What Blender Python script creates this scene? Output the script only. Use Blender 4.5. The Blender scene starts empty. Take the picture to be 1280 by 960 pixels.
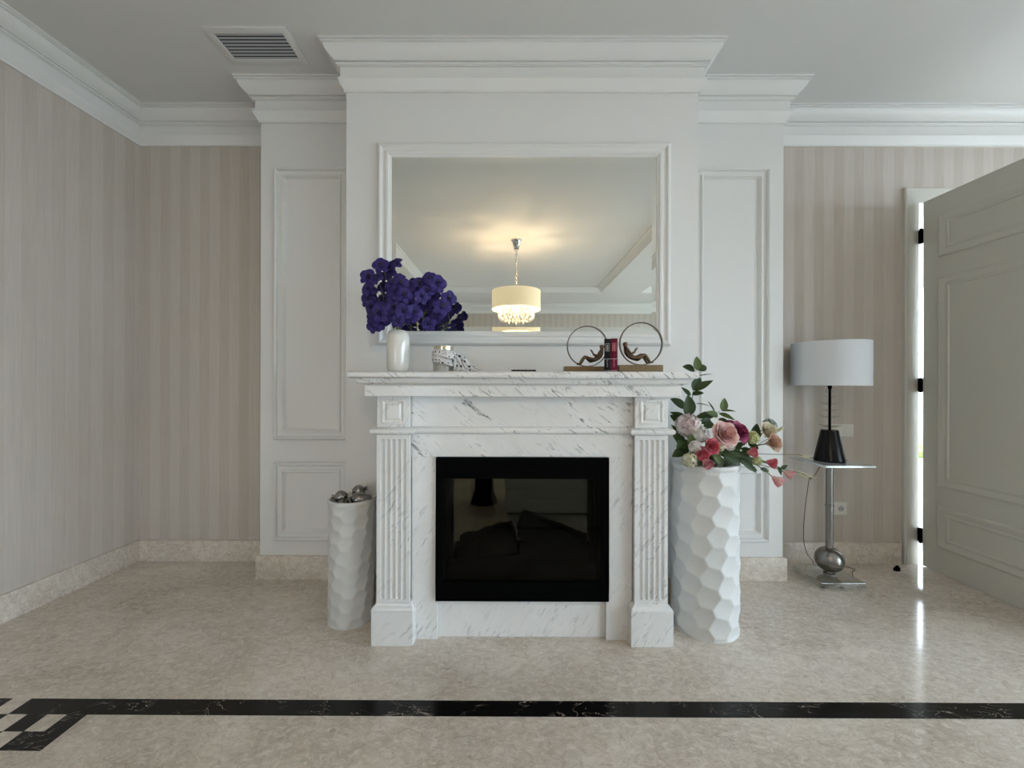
import bpy, bmesh, math, random
from mathutils import Vector, Matrix, Euler, noise as mnoise

sc = bpy.context.scene
COL = sc.collection
PI = math.pi
random.seed(7)

# ------------------------------------------------------------------ camera, world, daylight, exposure
CAM_H = 1.2
F = 500.0                                  # focal length in pixels of the 1280 wide frame
cam = bpy.data.cameras.new('camera'); cam_o = bpy.data.objects.new('camera', cam); COL.objects.link(cam_o)
cam_o.location = (0, 0, CAM_H); cam_o.rotation_euler = (PI/2, math.radians(-0.143), math.radians(0.163))
cam.sensor_width = 36.0; cam.lens = 36.0*F/1280.0; cam.shift_x = 1.4/1280; cam.clip_start = 0.02; cam.clip_end = 200
sc.camera = cam_o

sc.view_settings.view_transform = 'Standard'
sc.view_settings.look = 'None'
sc.view_settings.gamma = 1.0
sc.view_settings.use_curve_mapping = False
sc.view_settings.exposure = 0.60

world = bpy.data.worlds.new('overcast_sky'); sc.world = world
world.use_nodes = True
wb = world.node_tree.nodes['Background']
wb.inputs['Color'].default_value = (0.74, 0.868, 1.0, 1); wb.inputs['Strength'].default_value = 9.5

# room numbers (metres, camera at x = 0, y = 0)
YB, YW, YC = 2.705, 2.465, 2.205           # back wall, side piers, chimney breast
YF = -4.71                                 # wall behind the camera
XR = 6.2                                   # window wall
HC = 3.03                                  # ceiling
HT = 3.13                                  # raised tray
WIN_Y = [(-4.3, -2.5), (-2.2, -0.4), (-0.1, 1.7)]
WIN_Z = (0.06, 2.70)
FWX, FWZ = (-2.25, -1.55), (0.06, 2.16)      # unseen opening added behind the camera for fill daylight

def portal(name, loc, rot, sx, sy):
    l = bpy.data.lights.new(name, 'AREA'); l.shape = 'RECTANGLE'; l.size = sx; l.size_y = sy
    l.cycles.is_portal = True
    o = bpy.data.objects.new(name, l); COL.objects.link(o); o.location = loc; o.rotation_euler = rot
for (a, b) in WIN_Y:
    portal('window_portal', (XR+0.22, (a+b)/2, sum(WIN_Z)/2), (0, PI/2, 0), WIN_Z[1]-WIN_Z[0], b-a)
portal('added_opening_portal', (sum(FWX)/2, YF-0.22, sum(FWZ)/2), (PI/2, 0, 0), FWX[1]-FWX[0], FWZ[1]-FWZ[0])
portal('door_portal', (3.18, YB+0.25, 1.21), (-PI/2, 0, 0), 0.92, 2.42)

# ------------------------------------------------------------------ helpers
def P(px, py, d):
    return Vector(((px-640.0)*d/F, d, CAM_H+(480.0-py)*d/F))

def wloc(o):
    v = Vector(o.location)
    return v + wloc(o.parent) if o.parent else v

def tag(o, label=None, cat=None, group=None, kind=None):
    if label: o['label'] = label
    if cat: o['category'] = cat
    if group: o['group'] = group
    if kind: o['kind'] = kind
    return o

def empty(name, loc, label, cat, group=None):
    o = bpy.data.objects.new(name, None); COL.objects.link(o); o.location = loc; o.empty_display_size = 0.05
    return tag(o, label, cat, group)

def put(name, mesh, parent, mtx, label=None):
    """object on shared mesh data; mtx in the parent's space"""
    o = bpy.data.objects.new(name, mesh); COL.objects.link(o); o.parent = parent
    o.matrix_basis = mtx
    if label: o['label'] = label
    return o

class MB:
    def __init__(s): s.v = []; s.f = []
    def add(s, vs, fs):
        n = len(s.v); s.v += [Vector(v) for v in vs]; s.f += [tuple(i+n for i in f) for f in fs]; return s
    def box(s, x0, x1, y0, y1, z0, z1):
        return s.add([(x0,y0,z0),(x1,y0,z0),(x1,y1,z0),(x0,y1,z0),(x0,y0,z1),(x1,y0,z1),(x1,y1,z1),(x0,y1,z1)],
                     [(3,2,1,0),(4,5,6,7),(0,1,5,4),(1,2,6,5),(2,3,7,6),(3,0,4,7)])
    def prism(s, pts, z0, z1):
        n = len(pts)
        return s.add([(x,y,z0) for x,y in pts]+[(x,y,z1) for x,y in pts],
                     [tuple(range(n-1,-1,-1)), tuple(range(n,2*n))]+[(i,(i+1)%n,n+(i+1)%n,n+i) for i in range(n)])
    def lathe(s, prof, c=(0,0,0), seg=32, mtx=None, cap=True):
        vs = []; fs = []; c = Vector(c)
        for (r, z) in prof:
            for k in range(seg):
                a = 2*PI*k/seg; p = Vector((r*math.cos(a), r*math.sin(a), z))
                vs.append((mtx @ p if mtx else p)+c)
        m = len(prof)
        for i in range(m-1):
            for k in range(seg):
                k2 = (k+1) % seg
                fs.append((i*seg+k, i*seg+k2, (i+1)*seg+k2, (i+1)*seg+k))
        if cap:
            fs.append(tuple(range(seg-1,-1,-1))); fs.append(tuple((m-1)*seg+k for k in range(seg)))
        return s.add(vs, fs)
    def tube(s, pts, rad, seg=8, closed=False, flat=1.0):
        pts = [Vector(p) for p in pts]; n = len(pts); vs = []; fs = []
        rad = rad if isinstance(rad, (list, tuple)) else [rad]*n
        prev = None
        for i, p in enumerate(pts):
            if closed: t = pts[(i+1)%n]-pts[i-1]
            else: t = pts[min(i+1,n-1)]-pts[max(i-1,0)]
            t.normalize()
            if prev is None:
                u = t.orthogonal().normalized()
            else:
                u = prev - t*prev.dot(t)
                u = u.normalized() if u.length > 1e-6 else t.orthogonal().normalized()
            prev = u; w = t.cross(u)
            for k in range(seg):
                a = 2*PI*k/seg
                vs.append(p+(u*math.cos(a)+w*math.sin(a)*flat)*rad[i])
        for i in range(n if closed else n-1):
            j = (i+1) % n
            for k in range(seg):
                k2 = (k+1) % seg
                fs.append((i*seg+k, i*seg+k2, j*seg+k2, j*seg+k))
        if not closed:
            fs.append(tuple(range(seg-1,-1,-1))); fs.append(tuple((n-1)*seg+k for k in range(seg)))
        return s.add(vs, fs)
    def sweep(s, path, prof, to3, closed=False, sign=-1, caps=True):
        """mitred sweep of profile (p, h) along a flat polyline"""
        n = len(path); vs = []; fs = []; m = len(prof)
        P2 = [Vector(p) for p in path]
        def nrm(a, b):
            d = (b-a).normalized(); return Vector((-d.y, d.x))*sign
        for i in range(n):
            if closed or 0 < i < n-1:
                n1 = nrm(P2[i-1], P2[i]); n2 = nrm(P2[i], P2[(i+1)%n]); mm = (n1+n2)/(1+n1.dot(n2))
            else:
                mm = nrm(P2[0], P2[1]) if i == 0 else nrm(P2[-2], P2[-1])
            for (p, h) in prof:
                q = P2[i]+mm*p; vs.append(Vector(to3(q.x, q.y, h)))
        for i in range(n if closed else n-1):
            j = (i+1) % n
            for k in range(m-1):
                fs.append((i*m+k, i*m+k+1, j*m+k+1, j*m+k))
        if not closed and caps:
            fs.append(tuple(range(m))); fs.append(tuple((n-1)*m+k for k in range(m-1,-1,-1)))
        return s.add(vs, fs)
    def grid(s, fn, nu, nv, wrap=False):
        vs = [fn(i/(nu if wrap else nu-1), j/(nv-1)) for j in range(nv) for i in range(nu)]
        fs = [(j*nu+i, j*nu+(i+1)%nu, (j+1)*nu+(i+1)%nu, (j+1)*nu+i) for j in range(nv-1) for i in range(nu if wrap else nu-1)]
        return s.add(vs, fs)
    def sphere(s, c, r, seg=24, rings=14, scale=(1,1,1), mtx=None):
        c = Vector(c); vs = []; fs = []
        for j in range(rings+1):
            th = PI*j/rings
            for k in range(seg):
                a = 2*PI*k/seg
                p = Vector((r*scale[0]*math.sin(th)*math.cos(a), r*scale[1]*math.sin(th)*math.sin(a), r*scale[2]*math.cos(th)))
                vs.append((mtx @ p if mtx else p)+c)
        for j in range(rings):
            for k in range(seg):
                k2 = (k+1) % seg
                fs.append((j*seg+k, (j+1)*seg+k, (j+1)*seg+k2, j*seg+k2))
        return s.add(vs, fs)
    def mesh(s, name, mat, smooth=None, recalc=True):
        me = bpy.data.meshes.new(name); me.from_pydata([tuple(v) for v in s.v], [], s.f)
        bm = bmesh.new(); bm.from_mesh(me)
        bmesh.ops.remove_doubles(bm, verts=bm.verts, dist=1e-6)
        bmesh.ops.dissolve_degenerate(bm, edges=bm.edges, dist=1e-7)
        if recalc: bmesh.ops.recalc_face_normals(bm, faces=bm.faces)
        bm.to_mesh(me); bm.free()
        if mat: me.materials.append(mat)
        if smooth is not None:
            for p in me.polygons: p.use_smooth = True
            if smooth < 180: me.set_sharp_from_angle(angle=math.radians(smooth))
        me.update()
        return me
    def build(s, name, mat, parent=None, smooth=None, bevel=0, seg=2, recalc=True, local=False):
        if local:
            c = Vector((0,0,0)); o = bpy.data.objects.new(name, s.mesh(name, mat, smooth, recalc))
            o.location = (0,0,0)
        else:
            xs = [v.x for v in s.v]; ys = [v.y for v in s.v]; zs = [v.z for v in s.v]
            c = Vector(((min(xs)+max(xs))/2, (min(ys)+max(ys))/2, min(zs)))
            s.v = [v-c for v in s.v]
            o = bpy.data.objects.new(name, s.mesh(name, mat, smooth, recalc))
            o.location = c-(wloc(parent) if parent else Vector((0,0,0)))
        COL.objects.link(o)
        if parent: o.parent = parent
        if bevel:
            b = o.modifiers.new('edge', 'BEVEL'); b.width = bevel; b.segments = seg; b.limit_method = 'ANGLE'; b.angle_limit = math.radians(40)
        return o

def xz(y0):
    return lambda u, v, h: (u, y0-h, v)     # a frame on a wall that faces the camera

def face_mtx(axis, roll=0.0):
    """rotation that sends +Z to axis"""
    return Vector(axis).normalized().to_track_quat('Z', 'Y').to_matrix().to_4x4() @ Matrix.Rotation(roll, 4, 'Z')

def bez(a, b, c, n=8):
    a, b, c = Vector(a), Vector(b), Vector(c)
    return [a*(1-t)**2+b*2*t*(1-t)+c*t*t for t in [i/(n-1) for i in range(n)]]

# ------------------------------------------------------------------ materials
def new_mat(name):
    m = bpy.data.materials.new(name); m.use_nodes = True
    return m, m.node_tree, m.node_tree.nodes['Principled BSDF']

def node(nt, t, ins=None, **kw):
    n = nt.nodes.new(t)
    for k, v in kw.items(): setattr(n, k, v)
    for k, v in (ins or {}).items():
        if hasattr(v, 'is_output'): nt.links.new(v, n.inputs[k])
        else: n.inputs[k].default_value = v
    return n

def math_n(nt, op, a, b=0.0, c=None):
    n = nt.nodes.new('ShaderNodeMath'); n.operation = op
    for i, v in enumerate((a, b) if c is None else (a, b, c)):
        if hasattr(v, 'is_output'): nt.links.new(v, n.inputs[i])
        else: n.inputs[i].default_value = v
    return n.outputs[0]

def ramp(nt, fac, stops):
    n = nt.nodes.new('ShaderNodeValToRGB'); nt.links.new(fac, n.inputs[0])
    els = n.color_ramp.elements
    while len(els) < len(stops): els.new(0.5)
    for e, (p, c) in zip(els, stops):
        e.position = p; e.color = (c, c, c, 1) if isinstance(c, (int, float)) else (*c, 1)
    return n.outputs[0]

def mix(nt, fac, a, b):
    n = nt.nodes.new('ShaderNodeMix'); n.data_type = 'RGBA'
    for i, v in ((0, fac), (6, a), (7, b)):
        if hasattr(v, 'is_output'): nt.links.new(v, n.inputs[i])
        else: n.inputs[i].default_value = v if i == 0 else (*v, 1)
    return n.outputs[2]

def bump(nt, bs, h, strength, dist):
    b = node(nt, 'ShaderNodeBump', {'Strength': strength, 'Distance': dist, 'Height': h})
    nt.links.new(b.outputs[0], bs.inputs['Normal'])

def plain(name, col, rough=0.5, metal=0.0, noise=0.0, nscale=30, spec=None, bumpd=0.0, coat=0.0):
    m, nt, bs = new_mat(name)
    bs.inputs['Roughness'].default_value = rough; bs.inputs['Metallic'].default_value = metal
    if spec is not None: bs.inputs['Specular IOR Level'].default_value = spec
    bs.inputs['Coat Weight'].default_value = coat
    tc = node(nt, 'ShaderNodeTexCoord')
    nz = node(nt, 'ShaderNodeTexNoise', {'Vector': tc.outputs['Object'], 'Scale': nscale, 'Detail': 4.0})
    lo = tuple(max(0, c*(1-noise)) for c in col); hi = tuple(min(1, c*(1+noise)) for c in col)
    nt.links.new(mix(nt, nz.outputs[0], lo, hi), bs.inputs['Base Color'])
    if bumpd: bump(nt, bs, nz.outputs[0], 0.6, bumpd)
    return m

M = {}
M['paint'] = plain('white_wall_paint', (0.78, 0.778, 0.765), 0.42, noise=0.01, nscale=3)
M['trim'] = plain('white_moulding_paint', (0.80, 0.80, 0.785), 0.32, noise=0.01, nscale=3)
M['ceil'] = plain('ceiling_paint', (0.74, 0.735, 0.72), 0.75, noise=0.012, nscale=2)
M['door'] = plain('door_lacquer', (0.60, 0.585, 0.525), 0.35, noise=0.01, nscale=3)
M['black'] = plain('matt_black', (0.0018, 0.0018, 0.002), 0.55, noise=0.1, spec=0.02)
M['black_gloss'] = plain('gloss_black', (0.004, 0.004, 0.005), 0.26, noise=0.1, spec=0.22)
M['steel'] = plain('brushed_steel', (0.27, 0.257, 0.238), 0.26, 1.0, 0.06, 60)
M['chrome'] = plain('chrome', (0.75, 0.74, 0.72), 0.08, 1.0, 0.02)
M['dchrome'] = plain('dark_chrome', (0.27, 0.26, 0.25), 0.16, 1.0, 0.15, 40)
M['bronze'] = plain('bronze_patina', (0.15, 0.105, 0.068), 0.34, 1.0, 0.35, 60)
M['bronze_dk'] = plain('dark_bronze_band', (0.13, 0.11, 0.09), 0.35, 1.0, 0.2, 60)
M['gold'] = plain('aged_brass_block', (0.22, 0.16, 0.095), 0.40, 0.85, 0.12, 80)
M['white_plastic'] = plain('white_plastic', (0.76, 0.74, 0.68), 0.35)
M['shade'] = plain('white_lampshade_cloth', (0.66, 0.68, 0.70), 0.8, noise=0.02, nscale=300)
M['ceramic'] = plain('white_glazed_ceramic', (0.76, 0.75, 0.70), 0.05, noise=0.02, coat=0.5)
M['plaster'] = plain('white_stone_cast', (0.66, 0.66, 0.645), 0.62, noise=0.05, nscale=90, bumpd=0.0012)
M['louver'] = plain('grey_louver_paint', (0.42, 0.43, 0.45), 0.4)
M['vent_shade'] = plain('duct_shade_paint', (0.03, 0.03, 0.035), 0.8)
M['log'] = plain('charred_log', (0.009, 0.008, 0.007), 0.9, spec=0.1, noise=0.5, nscale=25, bumpd=0.006)
M['soil'] = plain('dark_floral_foam', (0.02, 0.025, 0.015), 0.95, noise=0.3)
M['terrace'] = plain('terrace_stone', (0.36, 0.35, 0.34), 0.7, noise=0.08, nscale=2)
M['hedge'] = plain('hedge_leaf', (0.16, 0.22, 0.05), 0.7, noise=0.5, nscale=9)
M['leaf'] = plain('deep_green_leaf', (0.030, 0.052, 0.014), 0.5, noise=0.35, nscale=22, spec=0.22)
M['leaf_lt'] = plain('mid_green_leaf', (0.075, 0.105, 0.022), 0.5, noise=0.3, nscale=22, spec=0.22)
M['stem'] = plain('green_stem', (0.14, 0.17, 0.06), 0.5, noise=0.2)
M['twig'] = plain('brown_twig', (0.11, 0.085, 0.05), 0.6, noise=0.2)
M['bud'] = plain('pale_green_bud', (0.45, 0.42, 0.22), 0.5, noise=0.2)
M['purple'] = plain('violet_petal', (0.036, 0.024, 0.150), 0.55, noise=0.6, nscale=45, spec=0.25)
M['purple_dk'] = plain('dark_violet_lip', (0.012, 0.007, 0.045), 0.5, noise=0.3)

def petal_mat(name, inner, outer):
    m, nt, bs = new_mat(name); bs.inputs['Roughness'].default_value = 0.55
    tc = node(nt, 'ShaderNodeTexCoord')
    nz = node(nt, 'ShaderNodeTexNoise', {'Vector': tc.outputs['Object'], 'Scale': 35.0, 'Detail': 3.0})
    nt.links.new(mix(nt, ramp(nt, nz.outputs[0], [(0.35, 0.0), (0.65, 1.0)]), inner, outer), bs.inputs['Base Color'])
    bs.inputs['Subsurface Weight'].default_value = 0.0
    return m
M['p_white'] = petal_mat('white_petal', (0.56, 0.50, 0.47), (0.74, 0.72, 0.69))
M['p_blush'] = petal_mat('blush_hydrangea_petal', (0.46, 0.31, 0.32), (0.70, 0.66, 0.60))
M['p_pink'] = petal_mat('pale_pink_petal', (0.64, 0.29, 0.27), (0.74, 0.53, 0.49))
M['p_rose'] = petal_mat('rose_red_petal', (0.493, 0.043, 0.093), (0.646, 0.221, 0.238))
M['p_mag'] = petal_mat('magenta_petal', (0.221, 0.017, 0.068), (0.408, 0.068, 0.162))
M['p_cream'] = petal_mat('cream_petal', (0.612, 0.527, 0.357), (0.663, 0.612, 0.459))
M['p_peach'] = petal_mat('peach_petal', (0.629, 0.340, 0.255), (0.646, 0.527, 0.374))
M['p_lime'] = petal_mat('lime_floret', (0.383, 0.408, 0.119), (0.561, 0.561, 0.289))
M['p_ivory'] = petal_mat('ivory_floret', (0.442, 0.425, 0.238), (0.663, 0.646, 0.510))
M['p_sage'] = petal_mat('sage_seedhead', (0.102, 0.145, 0.102), (0.221, 0.272, 0.212))
M['p_pinkwhite'] = petal_mat('pink_bud_petal', (0.561, 0.111, 0.204), (0.680, 0.476, 0.391))

def wallpaper(name, axis, phase):
    m, nt, bs = new_mat(name)
    g = node(nt, 'ShaderNodeNewGeometry'); sp = node(nt, 'ShaderNodeSeparateXYZ', {0: g.outputs['Position']})
    t = math_n(nt, 'FRACT', math_n(nt, 'MULTIPLY', math_n(nt, 'SUBTRACT', sp.outputs[axis], phase-13.4*3), 1/0.134))
    stripe = math_n(nt, 'LESS_THAN', t, 0.5)
    mp = node(nt, 'ShaderNodeMapping', {'Vector': g.outputs['Position'], 'Scale': (260, 260, 5)})
    nz = node(nt, 'ShaderNodeTexNoise', {'Vector': mp.outputs[0], 'Scale': 1.0, 'Detail': 3.0})
    a = mix(nt, nz.outputs[0], (0.475, 0.42, 0.365), (0.635, 0.58, 0.52))
    b = mix(nt, nz.outputs[0], (0.49, 0.435, 0.38), (0.65, 0.595, 0.535))
    nt.links.new(mix(nt, stripe, a, b), bs.inputs['Base Color'])
    nt.links.new(math_n(nt, 'MULTIPLY_ADD', stripe, -0.30, 0.70), bs.inputs['Roughness'])
    nt.links.new(math_n(nt, 'MULTIPLY_ADD', stripe, 0.75, 0.15), bs.inputs['Specular IOR Level'])
    bump(nt, bs, nz.outputs[0], 0.25, 0.0006)
    return m
M['paper_x'] = wallpaper('striped_wallpaper_back', 0, 1.969)
M['paper_y'] = wallpaper('striped_wallpaper_side', 1, 2.269)

def beige_marble(name, rough):
    m, nt, bs = new_mat(name)
    g = node(nt, 'ShaderNodeNewGeometry')
    mp = node(nt, 'ShaderNodeMapping', {'Vector': g.outputs['Position'], 'Rotation': (0, 0, 0.6), 'Scale': (1.0, 1.5, 1.3)})
    n1 = node(nt, 'ShaderNodeTexNoise', {'Vector': mp.outputs[0], 'Scale': 2.2, 'Detail': 8.0, 'Roughness': 0.65, 'Distortion': 0.7})
    n2 = node(nt, 'ShaderNodeTexNoise', {'Vector': mp.outputs[0], 'Scale': 30.0, 'Detail': 8.0, 'Roughness': 0.78, 'Distortion': 0.9})
    n3 = node(nt, 'ShaderNodeTexNoise', {'Vector': mp.outputs[0], 'Scale': 9.0, 'Detail': 5.0, 'Roughness': 0.6, 'Distortion': 1.6})
    c1 = mix(nt, ramp(nt, n1.outputs[0], [(0.35, 0.0), (0.68, 1.0)]), (0.52, 0.45, 0.375), (0.73, 0.66, 0.58))
    c2 = mix(nt, ramp(nt, n2.outputs[0], [(0.47, 0.0), (0.66, 0.75)]), c1, (0.84, 0.79, 0.715))
    c3 = mix(nt, ramp(nt, n3.outputs[0], [(0.49, 0.0), (0.50, 0.55), (0.51, 0.0)]), c2, (0.33, 0.28, 0.225))
    c4 = mix(nt, ramp(nt, n2.outputs[0], [(0.32, 0.60), (0.45, 0.0)]), c3, (0.36, 0.30, 0.24))
    nt.links.new(c4, bs.inputs['Base Color'])
    nt.links.new(math_n(nt, 'MULTIPLY_ADD', n2.outputs[0], 0.05, rough-0.025), bs.inputs['Roughness'])
    bs.inputs['Specular IOR Level'].default_value = 0.45
    return m
M['floor'] = beige_marble('polished_beige_marble', 0.10)
M['skirting'] = beige_marble('honed_beige_marble', 0.34)

def white_marble(name, ang=-0.7, streak=None, amount=1.0):
    """pale stone with short slanting grey dashes"""
    m, nt, bs = new_mat(name)
    g = node(nt, 'ShaderNodeNewGeometry'); oi = node(nt, 'ShaderNodeObjectInfo')
    off = math_n(nt, 'MULTIPLY', oi.outputs['Random'], 3.0)
    cb = node(nt, 'ShaderNodeCombineXYZ', {0: off, 1: 0.0, 2: off})
    va = node(nt, 'ShaderNodeVectorMath', {0: g.outputs['Position'], 1: cb.outputs[0]})
    rot = node(nt, 'ShaderNodeMapping', {'Vector': va.outputs[0], 'Rotation': (0, ang, 0)})
    mp = node(nt, 'ShaderNodeMapping', {'Vector': rot.outputs[0], 'Scale': (13, 40, 62)})
    mp2 = node(nt, 'ShaderNodeMapping', {'Vector': rot.outputs[0], 'Scale': (3.0, 5, 7)})
    n1 = node(nt, 'ShaderNodeTexNoise', {'Vector': mp.outputs[0], 'Scale': 1.0, 'Detail': 6.0, 'Roughness': 0.68, 'Distortion': 0.9})
    n2 = node(nt, 'ShaderNodeTexNoise', {'Vector': mp2.outputs[0], 'Scale': 1.0, 'Detail': 4.0, 'Distortion': 0.8})
    n3 = node(nt, 'ShaderNodeTexNoise', {'Vector': va.outputs[0], 'Scale': 4.0, 'Detail': 3.0})
    cloud = mix(nt, ramp(nt, n2.outputs[0], [(0.3, 0.0), (0.7, 1.0)]), (0.735, 0.725, 0.71), (0.80, 0.795, 0.785))
    cloud = mix(nt, math_n(nt, 'MULTIPLY', ramp(nt, n1.outputs[0], [(0.50, 0.0), (0.75, 0.6)]), ramp(nt, n3.outputs[0], [(0.42, 0.0), (0.62, 1.0)])), cloud, (0.50, 0.49, 0.48))
    dash = math_n(nt, 'MULTIPLY', ramp(nt, n1.outputs[0], [(0.545, 0.0), (0.625, 1.0)]), ramp(nt, n2.outputs[0], [(0.43, 0.0), (0.56, 1.0)]))
    dash = math_n(nt, 'MULTIPLY', math_n(nt, 'MULTIPLY', dash, ramp(nt, n3.outputs[0], [(0.36, 0.25), (0.55, 1.0)])), amount)
    col = mix(nt, dash, cloud, (0.16, 0.155, 0.16))
    if streak:
        (ax, az, bx, bz, w) = streak
        sp = node(nt, 'ShaderNodeSeparateXYZ', {0: g.outputs['Position']})
        L = math.hypot(bx-ax, bz-az); ux, uz = (bx-ax)/L, (bz-az)/L
        dx = math_n(nt, 'SUBTRACT', sp.outputs[0], ax); dz = math_n(nt, 'SUBTRACT', sp.outputs[2], az)
        along = math_n(nt, 'DIVIDE', math_n(nt, 'ADD', math_n(nt, 'MULTIPLY', dx, ux), math_n(nt, 'MULTIPLY', dz, uz)), L)
        across = math_n(nt, 'ADD', math_n(nt, 'MULTIPLY', dx, -uz), math_n(nt, 'MULTIPLY', dz, ux))
        wob = math_n(nt, 'MULTIPLY_ADD', n1.outputs[0], 0.07, -0.036)
        across = math_n(nt, 'ABSOLUTE', math_n(nt, 'ADD', across, wob))
        inside = math_n(nt, 'MULTIPLY', math_n(nt, 'GREATER_THAN', along, 0.0), math_n(nt, 'LESS_THAN', along, 1.0))
        taper = math_n(nt, 'MULTIPLY_ADD', along, -0.6*w, w)
        msk = math_n(nt, 'MULTIPLY', inside, math_n(nt, 'LESS_THAN', across, taper))
        fine = node(nt, 'ShaderNodeTexNoise', {'Vector': mp.outputs[0], 'Scale': 2.2, 'Detail': 3.0})
        col = mix(nt, math_n(nt, 'MULTIPLY', msk, ramp(nt, fine.outputs[0], [(0.40, 0.95), (0.58, 0.25)])), col, (0.17, 0.17, 0.17))
    nt.links.new(col, bs.inputs['Base Color'])
    bs.inputs['Roughness'].default_value = 0.22
    return m
M['marble'] = white_marble('white_veined_marble')
M['marble_up'] = white_marble('white_marble_rising_veins', 0.9, amount=0.42)
M['marble_pale'] = white_marble('white_marble_pale', 1.0, amount=0.42)
M['marble_frieze'] = white_marble('white_marble_frieze', -0.62, streak=(-0.228, 1.118, -0.094, 1.03, 0.013))

def black_marble():
    m, nt, bs = new_mat('black_veined_marble')
    g = node(nt, 'ShaderNodeNewGeometry')
    mp = node(nt, 'ShaderNodeMapping', {'Vector': g.outputs['Position'], 'Rotation': (0, 0, 0.5), 'Scale': (3.2, 9, 3)})
    n1 = node(nt, 'ShaderNodeTexNoise', {'Vector': mp.outputs[0], 'Scale': 1.6, 'Detail': 5.0, 'Distortion': 2.2})
    n2 = node(nt, 'ShaderNodeTexNoise', {'Vector': g.outputs['Position'], 'Scale': 6.0, 'Detail': 2.0})
    v = math_n(nt, 'MULTIPLY', ramp(nt, n1.outputs[0], [(0.492, 0.0), (0.50, 1.0), (0.508, 0.0)]), ramp(nt, n2.outputs[0], [(0.47, 0.0), (0.6, 1.0)]))
    nt.links.new(mix(nt, v, (0.006, 0.0055, 0.0055), (0.60, 0.53, 0.45)), bs.inputs['Base Color'])
    bs.inputs['Specular IOR Level'].default_value = 0.28; bs.inputs['Roughness'].default_value = 0.16
    return m
M['bmarble'] = black_marble()

def mirror_mat(name, col, rough=0.0):
    m, nt, bs = new_mat(name); bs.inputs['Base Color'].default_value = (*col, 1)
    bs.inputs['Metallic'].default_value = 1.0; bs.inputs['Roughness'].default_value = rough
    return m
M['mirror'] = mirror_mat('silvered_mirror', (0.86, 0.88, 0.84))
M['smoked'] = mirror_mat('smoked_mirror', (0.48, 0.48, 0.44), 0.02)

def clear_mat(name, tint, gloss, rough=0.02):
    m, nt, bs = new_mat(name)
    tr = node(nt, 'ShaderNodeBsdfTransparent', {'Color': (*tint, 1)})
    gl = node(nt, 'ShaderNodeBsdfGlossy', {'Roughness': rough})
    lw = node(nt, 'ShaderNodeLayerWeight', {'Blend': 0.5}); fc = math_n(nt, 'MULTIPLY_ADD', math_n(nt, 'POWER', lw.outputs['Facing'], 4.0), 0.9, 0.045)
    mx = node(nt, 'ShaderNodeMixShader', {0: math_n(nt, 'MINIMUM', math_n(nt, 'MULTIPLY', fc, gloss), 1.0), 1: tr.outputs[0], 2: gl.outputs[0]})
    nt.links.new(mx.outputs[0], nt.nodes['Material Output'].inputs['Surface'])
    return m
M['pane'] = clear_mat('window_glass', (0.95, 0.97, 0.97), 1.0)
M['fireglass'] = clear_mat('tinted_fire_glass', (0.60, 0.60, 0.57), 0.25)
M['clear'] = clear_mat('clear_glass', (0.985, 0.99, 0.99), 0.8)
M['acrylic'] = clear_mat('clear_acrylic', (0.90, 0.92, 0.90), 2.0)

def emit_mat(name, col, strength, base=(0.8, 0.75, 0.6)):
    m, nt, bs = new_mat(name); bs.inputs['Base Color'].default_value = (*base, 1)
    bs.inputs['Emission Color'].default_value = (*col, 1); bs.inputs['Emission Strength'].default_value = strength
    bs.inputs['Roughness'].default_value = 0.6
    return m
def pleated_shade():
    m, nt, bs = new_mat('lit_thread_shade')
    tc = node(nt, 'ShaderNodeTexCoord'); sp = node(nt, 'ShaderNodeSeparateXYZ', {0: tc.outputs['Object']})
    ang = math_n(nt, 'ARCTAN2', sp.outputs[1], sp.outputs[0])
    cb = node(nt, 'ShaderNodeCombineXYZ', {0: math_n(nt, 'MULTIPLY', ang, 60.0), 1: 0.0, 2: 0.0})
    nz = node(nt, 'ShaderNodeTexNoise', {'Vector': cb.outputs[0], 'Scale': 1.0, 'Detail': 2.0})
    c = mix(nt, nz.outputs[0], (0.95, 0.72, 0.40), (1.0, 0.88, 0.62))
    nt.links.new(c, bs.inputs['Emission Color']); nt.links.new(c, bs.inputs['Base Color'])
    bs.inputs['Emission Strength'].default_value = 0.30
    bs.inputs['Roughness'].default_value = 0.8
    return m
M['drum'] = pleated_shade()
M['bulb'] = emit_mat('lit_bulb', (1.0, 0.80, 0.50), 14.0)
M['crystal'] = emit_mat('lit_crystal', (1.0, 0.85, 0.58), 0.22, (0.62, 0.58, 0.48))

# ------------------------------------------------------------------ the room
def structure(o): o['kind'] = 'structure'; return o
XL0, XL1 = -2.526, -2.775                   # left wall at the back and behind the camera
XA, XBs, XC, XD = -1.553, -0.918, 1.022, 1.667
DOOR_X = (2.712, 3.672); DOOR_H = 2.44

floor = structure(MB().box(-3.0, XR+0.2, YF-0.2, YB+0.2, -0.05, 0.0).build('floor', M['floor']))

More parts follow.
